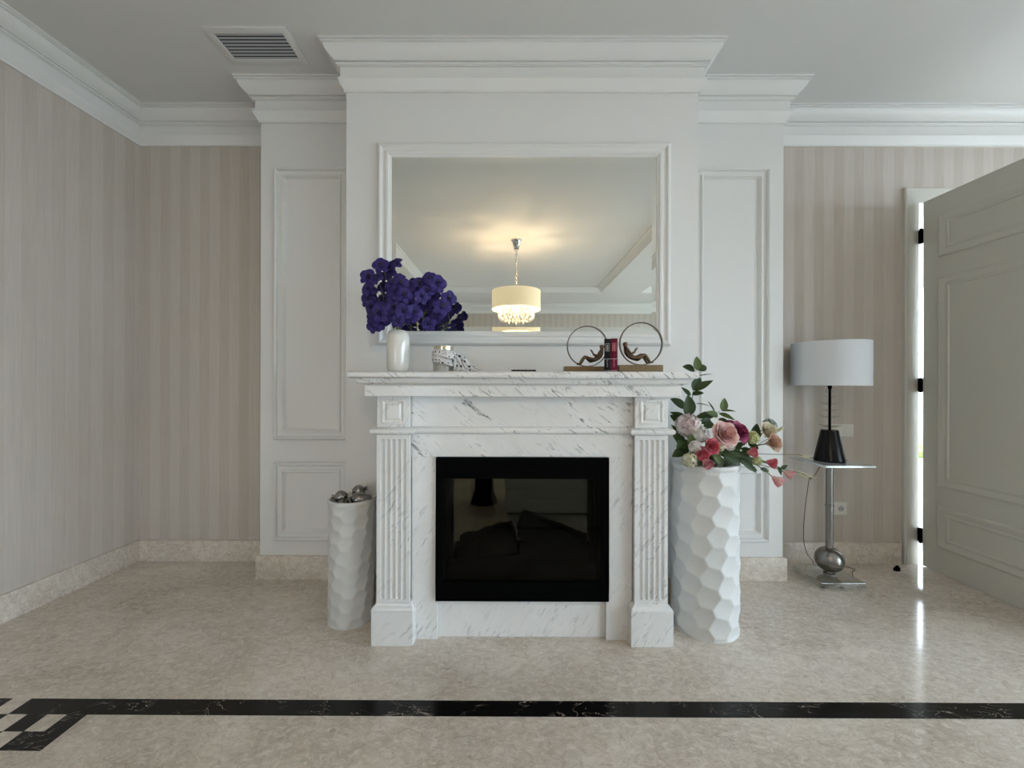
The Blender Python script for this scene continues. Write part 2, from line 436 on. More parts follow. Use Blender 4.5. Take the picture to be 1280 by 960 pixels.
# inlaid black marble: corner key of small tiles and the running strip
C = 0.0715; Y0 = 1.514; X0 = -1.892
def cell(name, k0, k1, r0, r1, mat):
    h = 0.0012
    x0, x1 = X0+k0*C, X0+k1*C; y1, y0 = Y0-r0*C, Y0-r1*C
    return MB().box(x0, x1, y0, y1, -0.01, h).build(name, mat, floor)
x_end = 2.9
seg_len = 0.92; x = X0+C
while x < x_end:
    MB().box(x, min(x+seg_len, x_end), Y0-C, Y0, -0.01, 0.0012).build('black_strip', M['bmarble'], floor); x += seg_len
y = Y0-C
while y > -3.4:
    MB().box(X0, X0+C, y-seg_len, y, -0.01, 0.0012).build('black_strip', M['bmarble'], floor); y -= seg_len
for (k, r, kk, rr) in ((2, 1, 3, 2), (4, 1, 5, 2), (3, 2, 5, 3), (1, 2, 2, 3), (1, 4, 3, 5), (2, 3, 3, 4)):
    cell('black_tile', k, kk, r, rr, M['bmarble'])
cell('black_tile', -1.02, -0.02, 0, 1, M['bmarble'])
for (k, r) in ((0, 0), (1, 1), (2, 2), (3, 1), (1, 3), (3, 3)):
    MB().box(X0+k*C+0.0008, X0+(k+1)*C-0.0008, Y0-(r+1)*C+0.0008, Y0-r*C-0.0008, -0.01, 0.0011).build('beige_tile', M['floor'], floor)

# ceiling with two raised trays
TR1 = (-1.69, 1.79, -3.63, 1.71); TR2 = (2.56, 5.2, -3.63, 1.71)
cb = MB()
xs = [-3.0, TR1[0], TR1[1], TR2[0], TR2[1], XR+0.2]; ys = [YF-0.2, TR1[2], TR1[3], YB+0.2]
for i in range(5):
    for j in range(3):
        tray = j == 1 and i in (1, 3)
        cb.box(xs[i], xs[i+1], ys[j], ys[j+1], (HT if tray else HC), HT+0.15)
ceiling = structure(cb.build('ceiling', M['ceil']))
cove = [(0.0, 0.0), (0.012, 0.0), (0.014, 0.012), (0.03, 0.03), (0.055, 0.055), (0.075, 0.072), (0.08, 0.08), (0.095, 0.083), (0.10, 0.09), (0.10, 0.101), (0.0, 0.101)]
for n, T in enumerate((TR1, TR2)):
    path = [(T[0], T[2]), (T[0], T[3]), (T[1], T[3]), (T[1], T[2])]
    structure(MB().sweep(path, [(p, HC+h-0.0005) for p, h in cove], lambda u, v, h: (u, v, h), closed=True, sign=-1)
              .build('trim_%d' % (n+2), M['trim'], smooth=35))

# walls
wl = MB().prism([(XL0, YB), (XL1, YF), (XL1-0.2, YF), (XL0-0.2, YB)], 0, HC)
wall_left = structure(wl.build('wall_left', M['paper_y']))
wb_ = MB().box(-2.9, DOOR_X[0], YB, YB+0.2, 0, HC).box(DOOR_X[1], XR+0.2, YB, YB+0.2, 0, HC).box(DOOR_X[0], DOOR_X[1], YB, YB+0.2, DOOR_H, HC)
wall_back = structure(wb_.build('wall_back', M['paper_x']))
wall_front = structure(MB().box(-3.0, FWX[0], YF-0.2, YF, 0, HC).box(FWX[1], XR+0.2, YF-0.2, YF, 0, HC).box(FWX[0], FWX[1], YF-0.2, YF, FWZ[1], HC).box(FWX[0], FWX[1], YF-0.2, YF, 0, FWZ[0]).build('wall_front', M['paper_x']))
wr = MB(); ys = [YF]+[v for p in WIN_Y for v in p]+[YB]
for i in range(0, len(ys), 2): wr.box(XR, XR+0.2, ys[i], ys[i+1], 0, HC)
for a, b in WIN_Y:
    wr.box(XR, XR+0.2, a, b, 0, WIN_Z[0]); wr.box(XR, XR+0.2, a, b, WIN_Z[1], HC)
wall_right = structure(wr.build('wall_right', M['paper_y']))
wall_pier_left = structure(MB().box(XA, XBs, YW, YB, 0, HC).build('wall_pier_left', M['paint']))
wall_pier_right = structure(MB().box(XC, XD, YW, YB, 0, HC).build('wall_pier_right', M['paint']))
wall_chimney = structure(MB().box(XBs, XC, YC, YB, 0, HC).build('wall_chimney', M['paint']))

# windows in the right-hand wall
for n, (a, b) in enumerate(WIN_Y):
    w = MB(); x0, x1 = XR+0.06, XR+0.12; z0, z1 = WIN_Z; t = 0.06
    w.box(x0, x1, a, a+t, z0, z1).box(x0, x1, b-t, b, z0, z1).box(x0, x1, a+t, b-t, z0, z0+t).box(x0, x1, a+t, b-t, z1-t, z1)
    w.box(x0, x1, (a+b)/2-0.05, (a+b)/2+0.05, z0+t, z1-t)
    wo = structure(w.build('window_%d' % (n+1), M['trim'], bevel=0.004))
    for (p, q) in ((a+t, (a+b)/2-0.05), ((a+b)/2+0.05, b-t)):
        MB().box(x0+0.025, x0+0.031, p, q, z0+t, z1-t).build('pane', M['pane'], wo)

w = MB(); t = 0.06; y0, y1 = YF-0.12, YF-0.06
w.box(FWX[0], FWX[0]+t, y0, y1, *FWZ).box(FWX[1]-t, FWX[1], y0, y1, *FWZ).box(FWX[0]+t, FWX[1]-t, y0, y1, FWZ[0], FWZ[0]+t).box(FWX[0]+t, FWX[1]-t, y0, y1, FWZ[1]-t, FWZ[1])
wo = structure(w.build('window_4', M['trim'], bevel=0.004))  # frame of the unseen opening added to light the room from behind
MB().box(FWX[0]+t, FWX[1]-t, y0+0.025, y0+0.031, FWZ[0]+t, FWZ[1]-t).build('pane', M['pane'], wo)

# cornice all round (mitred), from the ceiling down
CORN = [(0.0, 0.0), (0.107, 0.0), (0.107, 0.010), (0.098, 0.0105), (0.098, 0.015), (0.102, 0.0155), (0.102, 0.022), (0.090, 0.0225), (0.089, 0.030), (0.084, 0.044), (0.074, 0.058), (0.060, 0.070),
        (0.047, 0.078), (0.047, 0.083), (0.036, 0.0835), (0.036, 0.087), (0.041, 0.088), (0.043, 0.0925), (0.041, 0.097), (0.035, 0.098), (0.035, 0.102), (0.024, 0.1025), (0.024, 0.160), (0.034, 0.1605), (0.035, 0.168), (0.030, 0.180), (0.020, 0.198), (0.010, 0.216), (0.010, 0.227), (0.0, 0.227)]
ROOM = [(XL1, YF), (XL0, YB), (XA, YB), (XA, YW), (XBs, YW), (XBs, YC), (XC, YC), (XC, YW), (XD, YW), (XD, YB), (XR, YB), (XR, YF)]
structure(MB().sweep(ROOM, [(p, HC-d) for p, d in CORN], lambda u, v, h: (u, v, h), closed=True, sign=-1).build('trim_1', M['trim'], smooth=25))

# stone skirting
BASE = [(0.0, 0.0), (0.017, 0.0), (0.017, 0.132), (0.013, 0.139), (0.0, 0.141)]
up = lambda u, v, h: (u, v, h)
structure(MB().sweep([(XL1, YF+0.02), (XL0, YB)], BASE, up).build('baseboard_left', M['skirting'], smooth=30))
structure(MB().sweep([(XL0+0.0175, YB), (XA, YB), (XA, YW), (XBs, YW), (XBs, YC), (-0.64, YC)], BASE, up).build('baseboard_back_left', M['skirting'], smooth=30))
structure(MB().sweep([(0.74, YC), (XC, YC), (XC, YW), (XD, YW), (XD, YB), (2.612, YB)], BASE, up).build('baseboard_back_right', M['skirting'], smooth=30))
structure(MB().sweep([(3.76, YB), (XR, YB)], BASE, up).build('baseboard_back_far', M['skirting'], smooth=30))

# panel mouldings on the piers
PANEL = [(0.0, 0.0), (0.0, 0.014), (0.005, 0.026), (0.012, 0.031), (0.019, 0.026), (0.023, 0.010), (0.034, 0.008), (0.046, 0.010), (0.048, 0.021), (0.056, 0.022), (0.063, 0.009), (0.068, 0.0)]
def rect(x0, x1, z0, z1): return [(x0, z0), (x1, z0), (x1, z1), (x0, z1)]
for (x0, x1, wall) in ((XA+0.09, XBs-0.088, wall_pier_left), (XC+0.088, XD-0.09, wall_pier_right)):
    for (z0, z1) in ((0.855, 2.528), (0.236, 0.717)):
        MB().sweep(rect(x0, x1, z0, z1), PANEL, xz(YW), closed=True, sign=1).build('panel_moulding', M['trim'], wall, smooth=28)

# ------------------------------------------------------------------ door casing, door, outdoors
ct = 0.10
cs = MB(); prof = [(0.0, 0.0), (0.0, 0.012), (0.004, 0.014), (0.075, 0.019), (0.082, 0.024), (0.095, 0.024), (0.10, 0.018), (0.10, 0.0)]
x0, x1, z1 = DOOR_X[0]+0.018, DOOR_X[1]-0.018, DOOR_H-0.018
cs.sweep([(x0, 0), (x0, z1), (x1, z1), (x1, 0)], prof, xz(YB), sign=1)
cs.box(DOOR_X[0], x0, YB+0.0005, YB+0.2, 0, DOOR_H).box(x1, DOOR_X[1], YB+0.0005, YB+0.2, 0, DOOR_H).box(x0, x1, YB+0.0005, YB+0.2, z1, DOOR_H)
structure(cs.build('trim_4', M['door'], smooth=30))

DX0, DX1, DY1, DY0 = 2.724, 2.770, 2.660, 1.735
door = structure(empty('door_1', (DX0+0.02, DY1, 0.005), None, None))
MB().box(DX0, DX1, DY0, DY1, 0.005, 2.412).build('door_leaf', M['door'], door, bevel=0.002)
DP = [(0.0, 0.0), (0.002, 0.007), (0.012, 0.011), (0.024, 0.009), (0.034, 0.003), (0.046, 0.002), (0.052, 0.006), (0.062, 0.005), (0.066, 0.0)]
for side in (0, 1):
    for (z0, z1) in ((2.017, 2.283), (0.554, 1.888), (0.166, 0.43)):
        if side == 0: fn = lambda u, v, h: (DX0-h, u, v)
        else: fn = lambda u, v, h: (DX1+h, u, v)
        MB().sweep(rect(DY0+0.105, DY1-0.095, z0, z1), DP, fn, closed=True, sign=1).build('panel_moulding', M['door'], door, smooth=30)
for z in (0.20, 1.20, 2.19):
    hg = MB().lathe([(0.007, z-0.05), (0.009, z-0.048), (0.009, z+0.048), (0.007, z+0.05)], (2.718, 2.668, 0), 12)
    hg.box(2.722, DX0+0.03, 2.6605, 2.6645, z-0.045, z+0.045)
    hg.box(2.722, 2.7305, 2.6665, 2.70, z-0.045, z+0.045)
    h = hg.build('hinge', M['black'], door, smooth=40)
for sx in (-1, 1):
    xx = DX0 if sx < 0 else DX1
    hd = MB().tube([(xx, DY0+0.07, 1.02), (xx+sx*0.05, DY0+0.07, 1.02), (xx+sx*0.055, DY0+0.085, 1.02), (xx+sx*0.055, DY0+0.19, 1.02)], 0.009, 10)
    hd.lathe([(0.024, 0), (0.024, 0.008)], (xx, DY0+0.07, 1.02), 20, mtx=face_mtx((sx, 0, 0)).to_3x3())
    hd.build('handle', M['black'], door, smooth=40)

structure(MB().box(-60, 80, -60, 80, -0.16, -0.06).build('ground', M['terrace']))
def bumpy(u, v):
    x = 3.0+26*u; prof = [(3.0, 0), (2.95, .12), (3.1, .24), (3.9, .26), (4.4, .12), (4.4, 0)]
    t = v*5; i = min(int(t), 4); f = t-i
    y = prof[i][0]*(1-f)+prof[i+1][0]*f; z = prof[i][1]*(1-f)+prof[i+1][1]*f
    nn = mnoise.noise_vector(Vector((x*2.5, y*2.5, z*2.5)))*0.14+mnoise.noise_vector(Vector((x*9, y*9, z*9)))*0.06
    return (x+nn.x, y+nn.y+4.0, max(-0.06, z-0.06+nn.z*(1 if z > 0 else 0)))
structure(MB().box(0.5, 6.0, YB+0.2, 6.2, 2.62, 2.76).box(0.6, 0.8, 5.9, 6.1, -0.06, 2.62).box(5.6, 5.8, 5.9, 6.1, -0.06, 2.62).build('added_shade_slab', M['paint']))  # unseen slab on posts, added to dim daylight bouncing onto the ceiling
tag(MB().grid(bumpy, 260, 24).build('shrub_bed', M['hedge'], smooth=180), 'low green shrub bed outside beyond the open door', 'shrub bed')

# ------------------------------------------------------------------ ceiling vent
v = empty('ceiling_vent', (-1.385, 2.165, HC), 'white framed air vent with grey louvers in the ceiling', 'vent')
vx0, vx1, vy0, vy1 = -1.60, -1.165, 2.045, 2.285
MB().sweep([(vx0, vy0), (vx1, vy0), (vx1, vy1), (vx0, vy1)], [(0, HC-0.0002), (0, HC-0.006), (0.004, HC-0.008), (0.034, HC-0.008), (0.038, HC-0.005), (0.038, HC-0.0002)], up, closed=True, sign=1).build('frame', M['ceil'], v, smooth=30)
MB().box(vx0+0.037, vx1-0.037, vy0+0.037, vy1-0.037, HC-0.0015, HC-0.0003).build('duct_shade_sheet', M['vent_shade'], v)  # thin dark sheet under the ceiling; the vent's inner shade is its colour
sl = MB()
sl.add([(-0.18, -0.0045, 0.0075), (0.18, -0.0045, 0.0075), (0.18, 0.0045, 0.004), (-0.18, 0.0045, 0.004), (-0.18, -0.0045, 0.0085), (0.18, -0.0045, 0.0085), (0.18, 0.0045, 0.005), (-0.18, 0.0045, 0.005)],
       [(3,2,1,0),(4,5,6,7),(0,1,5,4),(1,2,6,5),(2,3,7,6),(3,0,4,7)])
slm = sl.mesh('louver', M['louver'])
for i in range(8):
    yy = vy0+0.045+i*(vy1-vy0-0.09)/7
    put('louver', slm, v, Matrix.Translation(Vector(((vx0+vx1)/2, yy, HC-0.0105))-wloc(v)))

# ------------------------------------------------------------------ wall mirror
mx0, mx1, mz0, mz1 = -0.742, 0.867, 1.411, 2.521
mir = empty('wall_mirror', ((mx0+mx1)/2, YC, mz0), 'large wall mirror in a white moulded frame above the mantelpiece', 'mirror')
FR = [(0.0, 0.0), (0.0, 0.012), (0.006, 0.024), (0.014, 0.030), (0.022, 0.030), (0.028, 0.024), (0.034, 0.020), (0.044, 0.020), (0.050, 0.026), (0.058, 0.028), (0.064, 0.026), (0.070, 0.018), (0.076, 0.016), (0.078, 0.012), (0.078, 0.0)]
MB().sweep(rect(mx0, mx1, mz0, mz1), FR, xz(YC-0.0005), closed=True, sign=1).build('frame', M['trim'], mir, smooth=30)
gx0, gx1, gz0, gz1 = mx0+0.078, mx1-0.078, mz0+0.078, mz1-0.078
bw = 0.024; ht = 0.0013; yg = YC-0.008
g = MB()
o_ = [(gx0, yg-ht, gz0), (gx1, yg-ht, gz0), (gx1, yg-ht, gz1), (gx0, yg-ht, gz1)]
i_ = [(gx0+bw, yg, gz0+bw), (gx1-bw, yg, gz0+bw), (gx1-bw, yg, gz1-bw), (gx0+bw, yg, gz1-bw)]
b_ = [(gx0, YC-0.001, gz0), (gx1, YC-0.001, gz0), (gx1, YC-0.001, gz1), (gx0, YC-0.001, gz1)]
g.add(o_+i_+b_, [(4,5,6,7)]+[(k, (k+1)%4, 4+(k+1)%4, 4+k) for k in range(4)]+[(k, 8+k, 8+(k+1)%4, (k+1)%4) for k in range(4)]+[(11,10,9,8)])
g.build('glass', M['mirror'], mir)

# ------------------------------------------------------------------ marble fireplace surround
FX = 0.048
fp = empty('fireplace_surround', (FX, 2.02, 0), 'white veined marble fireplace surround with fluted pilasters and mantel shelf', 'fireplace')
BK = YC-0.001
def slab(name, hw, yf, z0, z1, mat='marble', bevel=0.003, yb=BK):
    return MB().box(FX-hw, FX+hw, yf, yb, z0, z1).build(name, M[mat], fp, bevel=bevel)
# shelf: layered mouldings with rounded noses, swept round three sides
def nose(hw, yf, z0, z1, name, mat, r=None):
    n = 7; r = (z1-z0)/2 if r is None else r; zc = (z0+z1)/2
    prof = [(-0.05, z0)]
    for k in range(n):
        a = -PI/2+PI*k/(n-1); prof.append((-r*0.55+r*0.55*math.cos(a), zc+(z1-z0)/2*math.sin(a)))
    prof.append((-0.05, z1))
    m = MB().sweep([(FX+hw, BK), (FX+hw, yf), (FX-hw, yf), (FX-hw, BK)], prof, up, sign=1)
    m.box(FX-hw+0.045, FX+hw-0.045, yf+0.045, BK, z0, z1)
    return m.build(name, M[mat], fp, smooth=40)
nose(0.766, 1.738, 1.2245, 1.2555, 'mantel_shelf', 'marble')
cy = [(-0.05, 1.193), (-0.030, 1.193), (-0.028, 1.197), (-0.014, 1.200), (-0.006, 1.207), (-0.002, 1.216), (-0.002, 1.2244), (-0.05, 1.2244)]
m_ = MB().sweep([(FX+0.744, BK), (FX+0.744, 1.765), (FX-0.744, 1.765), (FX-0.744, BK)], cy, up, sign=1)
m_.box(FX-0.70, FX+0.70, 1.81, BK, 1.193, 1.2244); m_.build('shelf_moulding', M['marble'], fp, smooth=35)
slab('shelf_bed', 0.712, 1.796, 1.1425, 1.193, 'marble')
slab('frieze', 0.52, 1.875, 1.0, 1.1425, 'marble_frieze', 0.001)
slab('header', 0.52, 1.876, 0.858, 0.965, 'marble', 0.001)
ast = []
for k in range(9):
    a = -PI/2+PI*k/8; ast.append((0.016*math.cos(a), 0.9825+0.0178*math.sin(a)))
ast = [(-0.02, ast[0][1])]+ast+[(-0.02, ast[-1][1])]
MB().sweep([(FX+0.52, 1.876), (FX-0.52, 1.876)], ast, up, sign=1).build('astragal', M['marble'], fp, smooth=40)
pil_mesh = None
for s in (-1, 1):
    cx = FX+s*0.594; hw = 0.076
    # return block behind the pilaster
    MB().box(cx-hw+0.004, cx+hw-0.004, 1.862, BK, 0.15, 1.1425).build('pilaster_back', M['marble'], fp)
    # capital with a raised square
    cap = MB().box(cx-hw, cx+hw, 1.84, 1.862, 1.0, 1.1425).build('capital', M['marble_pale'], fp, bevel=0.002)
    sq = [(0, 0), (0.0, 0.004), (0.006, 0.006), (0.011, 0.004), (0.014, 0.0015), (0.018, 0.0015), (0.026, 0.007)]
    mq = MB().sweep(rect(cx-0.054, cx+0.054, 1.015, 1.128), sq, xz(1.84), closed=True, sign=1)
    mq.box(cx-0.029, cx+0.029, 1.833, 1.84, 1.0405, 1.1025)
    mq.build('capital_panel', M['marble_pale'], cap, smooth=30)
    # astragal ring round the pilaster
    m = MB().sweep([(cx+hw-0.002, BK), (cx+hw-0.002, 1.842), (cx-hw+0.002, 1.842), (cx-hw+0.002, BK)], [(p*1.75, h) for p, h in ast], up, sign=1)
    m.build('astragal', M['marble'], fp, smooth=40)
    # fluted shaft (height field)
    if pil_mesh is None:
        z0, z1 = 0.187, 0.965; fl = [(-0.0496+0.0248*i) for i in range(5)]; r = 0.0098
        us = [-hw]
        for c in fl: us += [c-r*1.001]+[c-r*math.cos(PI*k/8) for k in range(1, 8)]+[c+r*1.001]
        us.append(hw)
        fz0, fz1 = z0+0.02, z1-0.02
        zs = [z0]+[fz0+r*(1-math.cos(PI/2*k/6)) for k in range(7)]+[0.4, 0.6, 0.75]+[fz1-r*(1-math.sin(PI/2*k/6)) for k in range(7)][0:]+[z1]
        zs = sorted(zs)
        def dep(xx, zz):
            dz = max(0, fz0+r-zz, zz-(fz1-r)); best = 0
            for c in fl:
                q = (xx-c)**2+dz*dz
                if q < r*r: best = max(best, math.sqrt(r*r-q)*0.85)
            return best
        m = MB(); nu, nv = len(us), len(zs)
        m.add([(xx, dep(xx, zz), zz-z0) for zz in zs for xx in us],
              [(j*nu+i, j*nu+i+1, (j+1)*nu+i+1, (j+1)*nu+i) for j in range(nv-1) for i in range(nu-1)])
        m.add([(-hw, 0, 0), (-hw, 0, z1-z0), (-hw, 0.022, z1-z0), (-hw, 0.022, 0), (hw, 0, 0), (hw, 0, z1-z0), (hw, 0.022, z1-z0), (hw, 0.022, 0)], [(0,1,2,3), (4,7,6,5), (1,5,6,2), (0,3,7,4)])
        pil_mesh = m.mesh('pilaster', M['marble_up'], smooth=30, recalc=False)
    put('pilaster', pil_mesh, fp, Matrix.Translation(Vector((cx, 1.84, 0.187))-wloc(fp)))
    # plinth and its moulding
    MB().box(cx-0.0965, cx+0.0965, 1.824, BK, 0, 0.1545).build('plinth', M['marble_up'] if s < 0 else M['marble_pale'], fp, bevel=0.003)
    pm = [(-0.02, 0.1545), (0.019, 0.1545), (0.020, 0.160), (0.019, 0.168), (0.014, 0.176), (0.006, 0.180), (0.004, 0.187), (-0.02, 0.187)]
    MB().sweep([(cx+hw, BK), (cx+hw, 1.842), (cx-hw, 1.842), (cx-hw, BK)], pm, up, sign=1).build('plinth_moulding', M['marble_pale'], fp, smooth=35)
    xi = FX+s*0.518; xo = FX+s*0.396
    MB().box(min(xi, xo), max(xi, xo), 1.877, 1.93, 0, 0.858).build('side_panel', M['marble_pale'], fp, bevel=0.001)
MB().box(FX-0.396, FX+0.396, 1.899, 1.95, 0, 0.157).build('bottom_panel', M['marble_pale'], fp, bevel=0.001)
MB().box(FX-0.396, FX+0.396, 1.893, 1.95, 0.157, 0.187).build('bottom_rail', M['marble_pale'], fp, bevel=0.003)
MB().box(FX-0.52, FX+0.52, 2.10, BK, 0.001, 1.0).build('back_panel', M['marble_pale'], fp)

# ------------------------------------------------------------------ electric fire insert
ix0, ix1, iz0, iz1 = -0.354, 0.453, 0.188, 0.857
fi = empty('fire_insert', ((ix0+ix1)/2, 1.96, iz0), 'black glass-fronted electric fire set into the marble surround', 'fireplace')
fr = MB(); y0, y1 = 1.860, 1.8765
fr.box(ix0, ix1, y0, y1, iz1-0.098, iz1).box(ix0, ix1, y0, y1, iz0, iz0+0.09).box(ix0, ix0+0.030, y0, y1, iz0+0.09, iz1-0.098).box(ix1-0.030, ix1, y0, y1, iz0+0.09, iz1-0.098)
fr.build('frame', M['black'], fi, bevel=0.001)
ins = MB()
ins.box(ix0+0.02, ix0+0.034, y1, 2.06, iz0, iz1-0.06).box(ix1-0.034, ix1-0.02, y1, 2.06, iz0, iz1-0.06).box(ix0+0.034, ix1-0.034, y1, 2.06, iz0, iz0+0.06).box(ix0+0.034, ix1-0.034, y1, 2.06, iz1-0.09, iz1-0.06)
ins.build('firebox', M['black'], fi)
for s, xx in ((0, ix0+0.036), (1, ix1-0.042)):
    for k in range(2): MB().box(xx, xx+0.006, 1.93+0.06*k, 1.945+0.06*k, iz0+0.06, iz1-0.09).build('side_rib', M['black_gloss'], fi)
MB().box(ix0+0.034, ix1-0.034, 2.05, 2.06, iz0+0.06, iz1-0.09).build('back_mirror', M['smoked'], fi)
MB().box(ix0+0.030, ix1-0.030, 1.868, 1.872, iz0+0.09, iz1-0.098).build('glass', M['fireglass'], fi)
MB().box(ix0+0.01, ix0+0.03, 1.868, 1.878, iz0-0.004, iz0).build('latch', M['black'], fi)
MB().box(ix1-0.03, ix1-0.01, 1.868, 1.878, iz0-0.004, iz0).build('latch', M['black'], fi)
def log(a, b, r0, r1, seed):
    a, b = Vector(a), Vector(b); t = (b-a).normalized(); u = t.orthogonal().normalized(); w = t.cross(u); m = MB()
    n, sg = 22, 20; vs = []
    for i in range(n):
        s_ = i/(n-1); r = r0*(1-s_)+r1*s_
        for k in range(sg):
            an = 2*PI*k/sg; d = u*math.cos(an)+w*math.sin(an)
            nz = mnoise.noise(Vector((math.cos(an)*1.6+seed, math.sin(an)*1.6, s_*5)))*0.28+mnoise.noise(Vector((math.cos(an)*6+seed, math.sin(an)*6, s_*14)))*0.10
            vs.append(a+(b-a)*s_+d*r*(1+nz)+Vector((0, 0, mnoise.noise(Vector((seed, s_*3, 0)))*0.008)))
    fs = [(i*sg+k, i*sg+(k+1)%sg, (i+1)*sg+(k+1)%sg, (i+1)*sg+k) for i in range(n-1) for k in range(sg)]
    fs += [tuple(range(sg-1, -1, -1)), tuple((n-1)*sg+k for k in range(sg))]
    m.add(vs, fs); return m.build('log', M['log'], fi, smooth=60)
zb = iz0+0.06
log((-0.26, 1.975, zb+0.10), (0.012, 1.99, zb+0.175), 0.050, 0.060, 1.3)
log((0.05, 2.00, zb+0.245), (0.37, 1.985, zb+0.10), 0.055, 0.060, 4.1)
log((0.045, 2.0, zb+0.10), (0.40, 1.995, zb+0.06), 0.055, 0.055, 7.7)
log((-0.30, 1.94, zb+0.05), (0.10, 1.945, zb+0.065), 0.050, 0.050, 9.2)
log((0.0, 1.935, zb+0.045), (0.40, 1.94, zb+0.05), 0.045, 0.050, 12.2)
MB().grid(lambda u, w: (ix0+0.04+(ix1-ix0-0.08)*u, 1.892+0.15*w, zb+0.02+0.02*mnoise.noise(Vector((u*30, w*9, 0)))), 60, 14).build('ember_bed', M['log'], fi, smooth=60)['kind'] = 'stuff'

# ------------------------------------------------------------------ hammered floor vases
def floor_vase(cx, cy, R, H, nround, rowh, depth, inner_z, seed, name, label):
    rnd = random.Random(seed); seeds = []
    rows = int(H/rowh)+2; circ = 2*PI*R; step = circ/nround
    for j in range(-1, rows+1):
        for k in range(nround):
            s = (k+0.5*(j % 2)+rnd.uniform(-.07, .07)+0.05*j)*step
            seeds.append((s % circ, (j+0.3+rnd.uniform(-.12, .12))*rowh))
    rowbins = {}
    for s, z in seeds: rowbins.setdefault(int(math.floor(z/rowh)), []).append((s, z))
    asp = 1.0; cr = 2*rowh*0.60
    def scoop(s, z):
        b = int(math.floor(z/rowh)); best = 9
        for bb in (b-2, b-1, b, b+1, b+2):
            for (ss, zz) in rowbins.get(bb, ()):
                ds = abs(s-ss); ds = min(ds, circ-ds); dz = (z-zz)*asp
                best = min(best, ds*ds+dz*dz)
        t = best/(cr*cr)
        return -depth+min(1.15, t)*depth
    nu = 168; nv = int(H/0.0042)
    def outer(u, v):
        z = H*v; a = 2*PI*u; r = R
        e = min(1.0, max(0.0, (H-0.012-z)/0.012))*min(1.0, z/0.008)
        r = R+scoop(u*circ, z)*e
        if z < 0.006: r -= (0.006-z)*0.6
        return (cx+r*math.cos(a), cy+r*math.sin(a), z)
    m = MB().grid(outer, nu, nv, wrap=True)
    n0 = len(m.v)
    rings = [(R-0.003, H+0.003), (R-0.010, H+0.004), (R-0.014, H), (R-0.015, inner_z+0.01), (R-0.02, inner_z)]
    base = (nv-1)*nu
    for (r, z) in rings:
        i0 = len(m.v)
        m.v += [Vector((cx+r*math.cos(2*PI*k/nu), cy+r*math.sin(2*PI*k/nu), z)) for k in range(nu)]
        m.f += [(base+k, base+(k+1)%nu, i0+(k+1)%nu, i0+k) for k in range(nu)]
        base = i0
    m.f.append(tuple(base+k for k in range(nu))); m.f.append(tuple(range(nu-1, -1, -1)))
    o = m.build(name, M['plaster'], smooth=50)
    return tag(o, label, 'vase', 'hammered white floor vases')
LV = (-0.822, 2.052); RV = (0.966, 2.012)
floor_vase(LV[0], LV[1], 0.114, 0.612, 6, 0.034, 0.0075, 0.55, 3, 'floor_vase', 'short white dimpled floor vase filled with metal fruit')
floor_vase(RV[0], RV[1], 0.160, 0.812, 6, 0.0475, 0.0115, 0.55, 5, 'floor_vase', 'tall white dimpled floor vase holding the mixed bouquet')

# metal fruit
def fruit(kind, pos, r, axis, label):
    mt = face_mtx(axis); e = empty(kind, pos, label, 'ornament', 'metal fruit in the short vase')
    m3 = mt.to_3x3()
    if kind == 'metal_pear':
        pr = [(0.001, -r), (r*.45, -r*.92), (r*.82, -r*.6), (r, -r*.1), (r*.9, r*.4), (r*.62, r*.9), (r*.45, r*1.35), (r*.30, r*1.62), (r*.05, r*1.7)]
        MB().lathe(pr, pos, 24, m3).build('body', M['dchrome'], e, smooth=60)
        MB().tube([Vector(pos)+m3 @ Vector(p) for p in ((0, 0, r*1.65), (0.002, 0, r*1.95), (0.006, 0.002, r*2.3))], [0.003, 0.0025, 0.0035], 8).build('stalk', M['dchrome'], e, smooth=60)
    else:
        pr = [(0.001, -r*.86), (r*.4, -r*.9), (r*.8, -r*.6), (r, 0), (r*.86, r*.5), (r*.5, r*.86), (r*.22, r*.95), (r*.22, r*1.12), (r*.30, r*1.25)]
        MB().lathe(pr+[(r*.20, r*1.22), (r*.12, r*1.0), (0.001, r*.98)], pos, 24, m3).build('body', M['dchrome'], e, smooth=50)
        cr = MB()
        for k in range(5):
            a = 2*PI*k/5; d = Vector((math.cos(a), math.sin(a), 0))
            cr.tube([Vector(pos)+m3 @ (d*r*.24+Vector((0, 0, r*1.15))), Vector(pos)+m3 @ (d*r*.34+Vector((0, 0, r*1.42)))], [r*.10, r*.04], 6)
        cr.build('crown', M['dchrome'], e, smooth=50)
fy = LV[1]
fruit('metal_pomegranate', (-0.868, fy-0.02, 0.624), 0.033, (-1, -.1, .05), 'dark chrome pomegranate with its crown turned to the vase rim')
fruit('metal_pomegranate', (-0.803, fy+0.045, 0.634), 0.035, (1, 0, .45), 'dark chrome pomegranate on top of the fruit pile')
fruit('metal_pear', (-0.775, fy-0.03, 0.614), 0.039, (1, .1, .12), 'dark chrome pear with a stalk lying in the short vase')
fruit('metal_pomegranate', (-0.838, fy-0.068, 0.600), 0.029, (.4, -.5, .75), 'small dark chrome pomegranate low at the vase rim')
fruit('metal_pomegranate', (-0.835, fy+0.02, 0.583), 0.03, (0, .4, -.9), 'dark chrome pomegranate under the other fruit')
fruit('metal_pomegranate', (-0.775, fy+0.03, 0.582), 0.03, (.3, .4, -.8), 'dark chrome pomegranate under the pear')

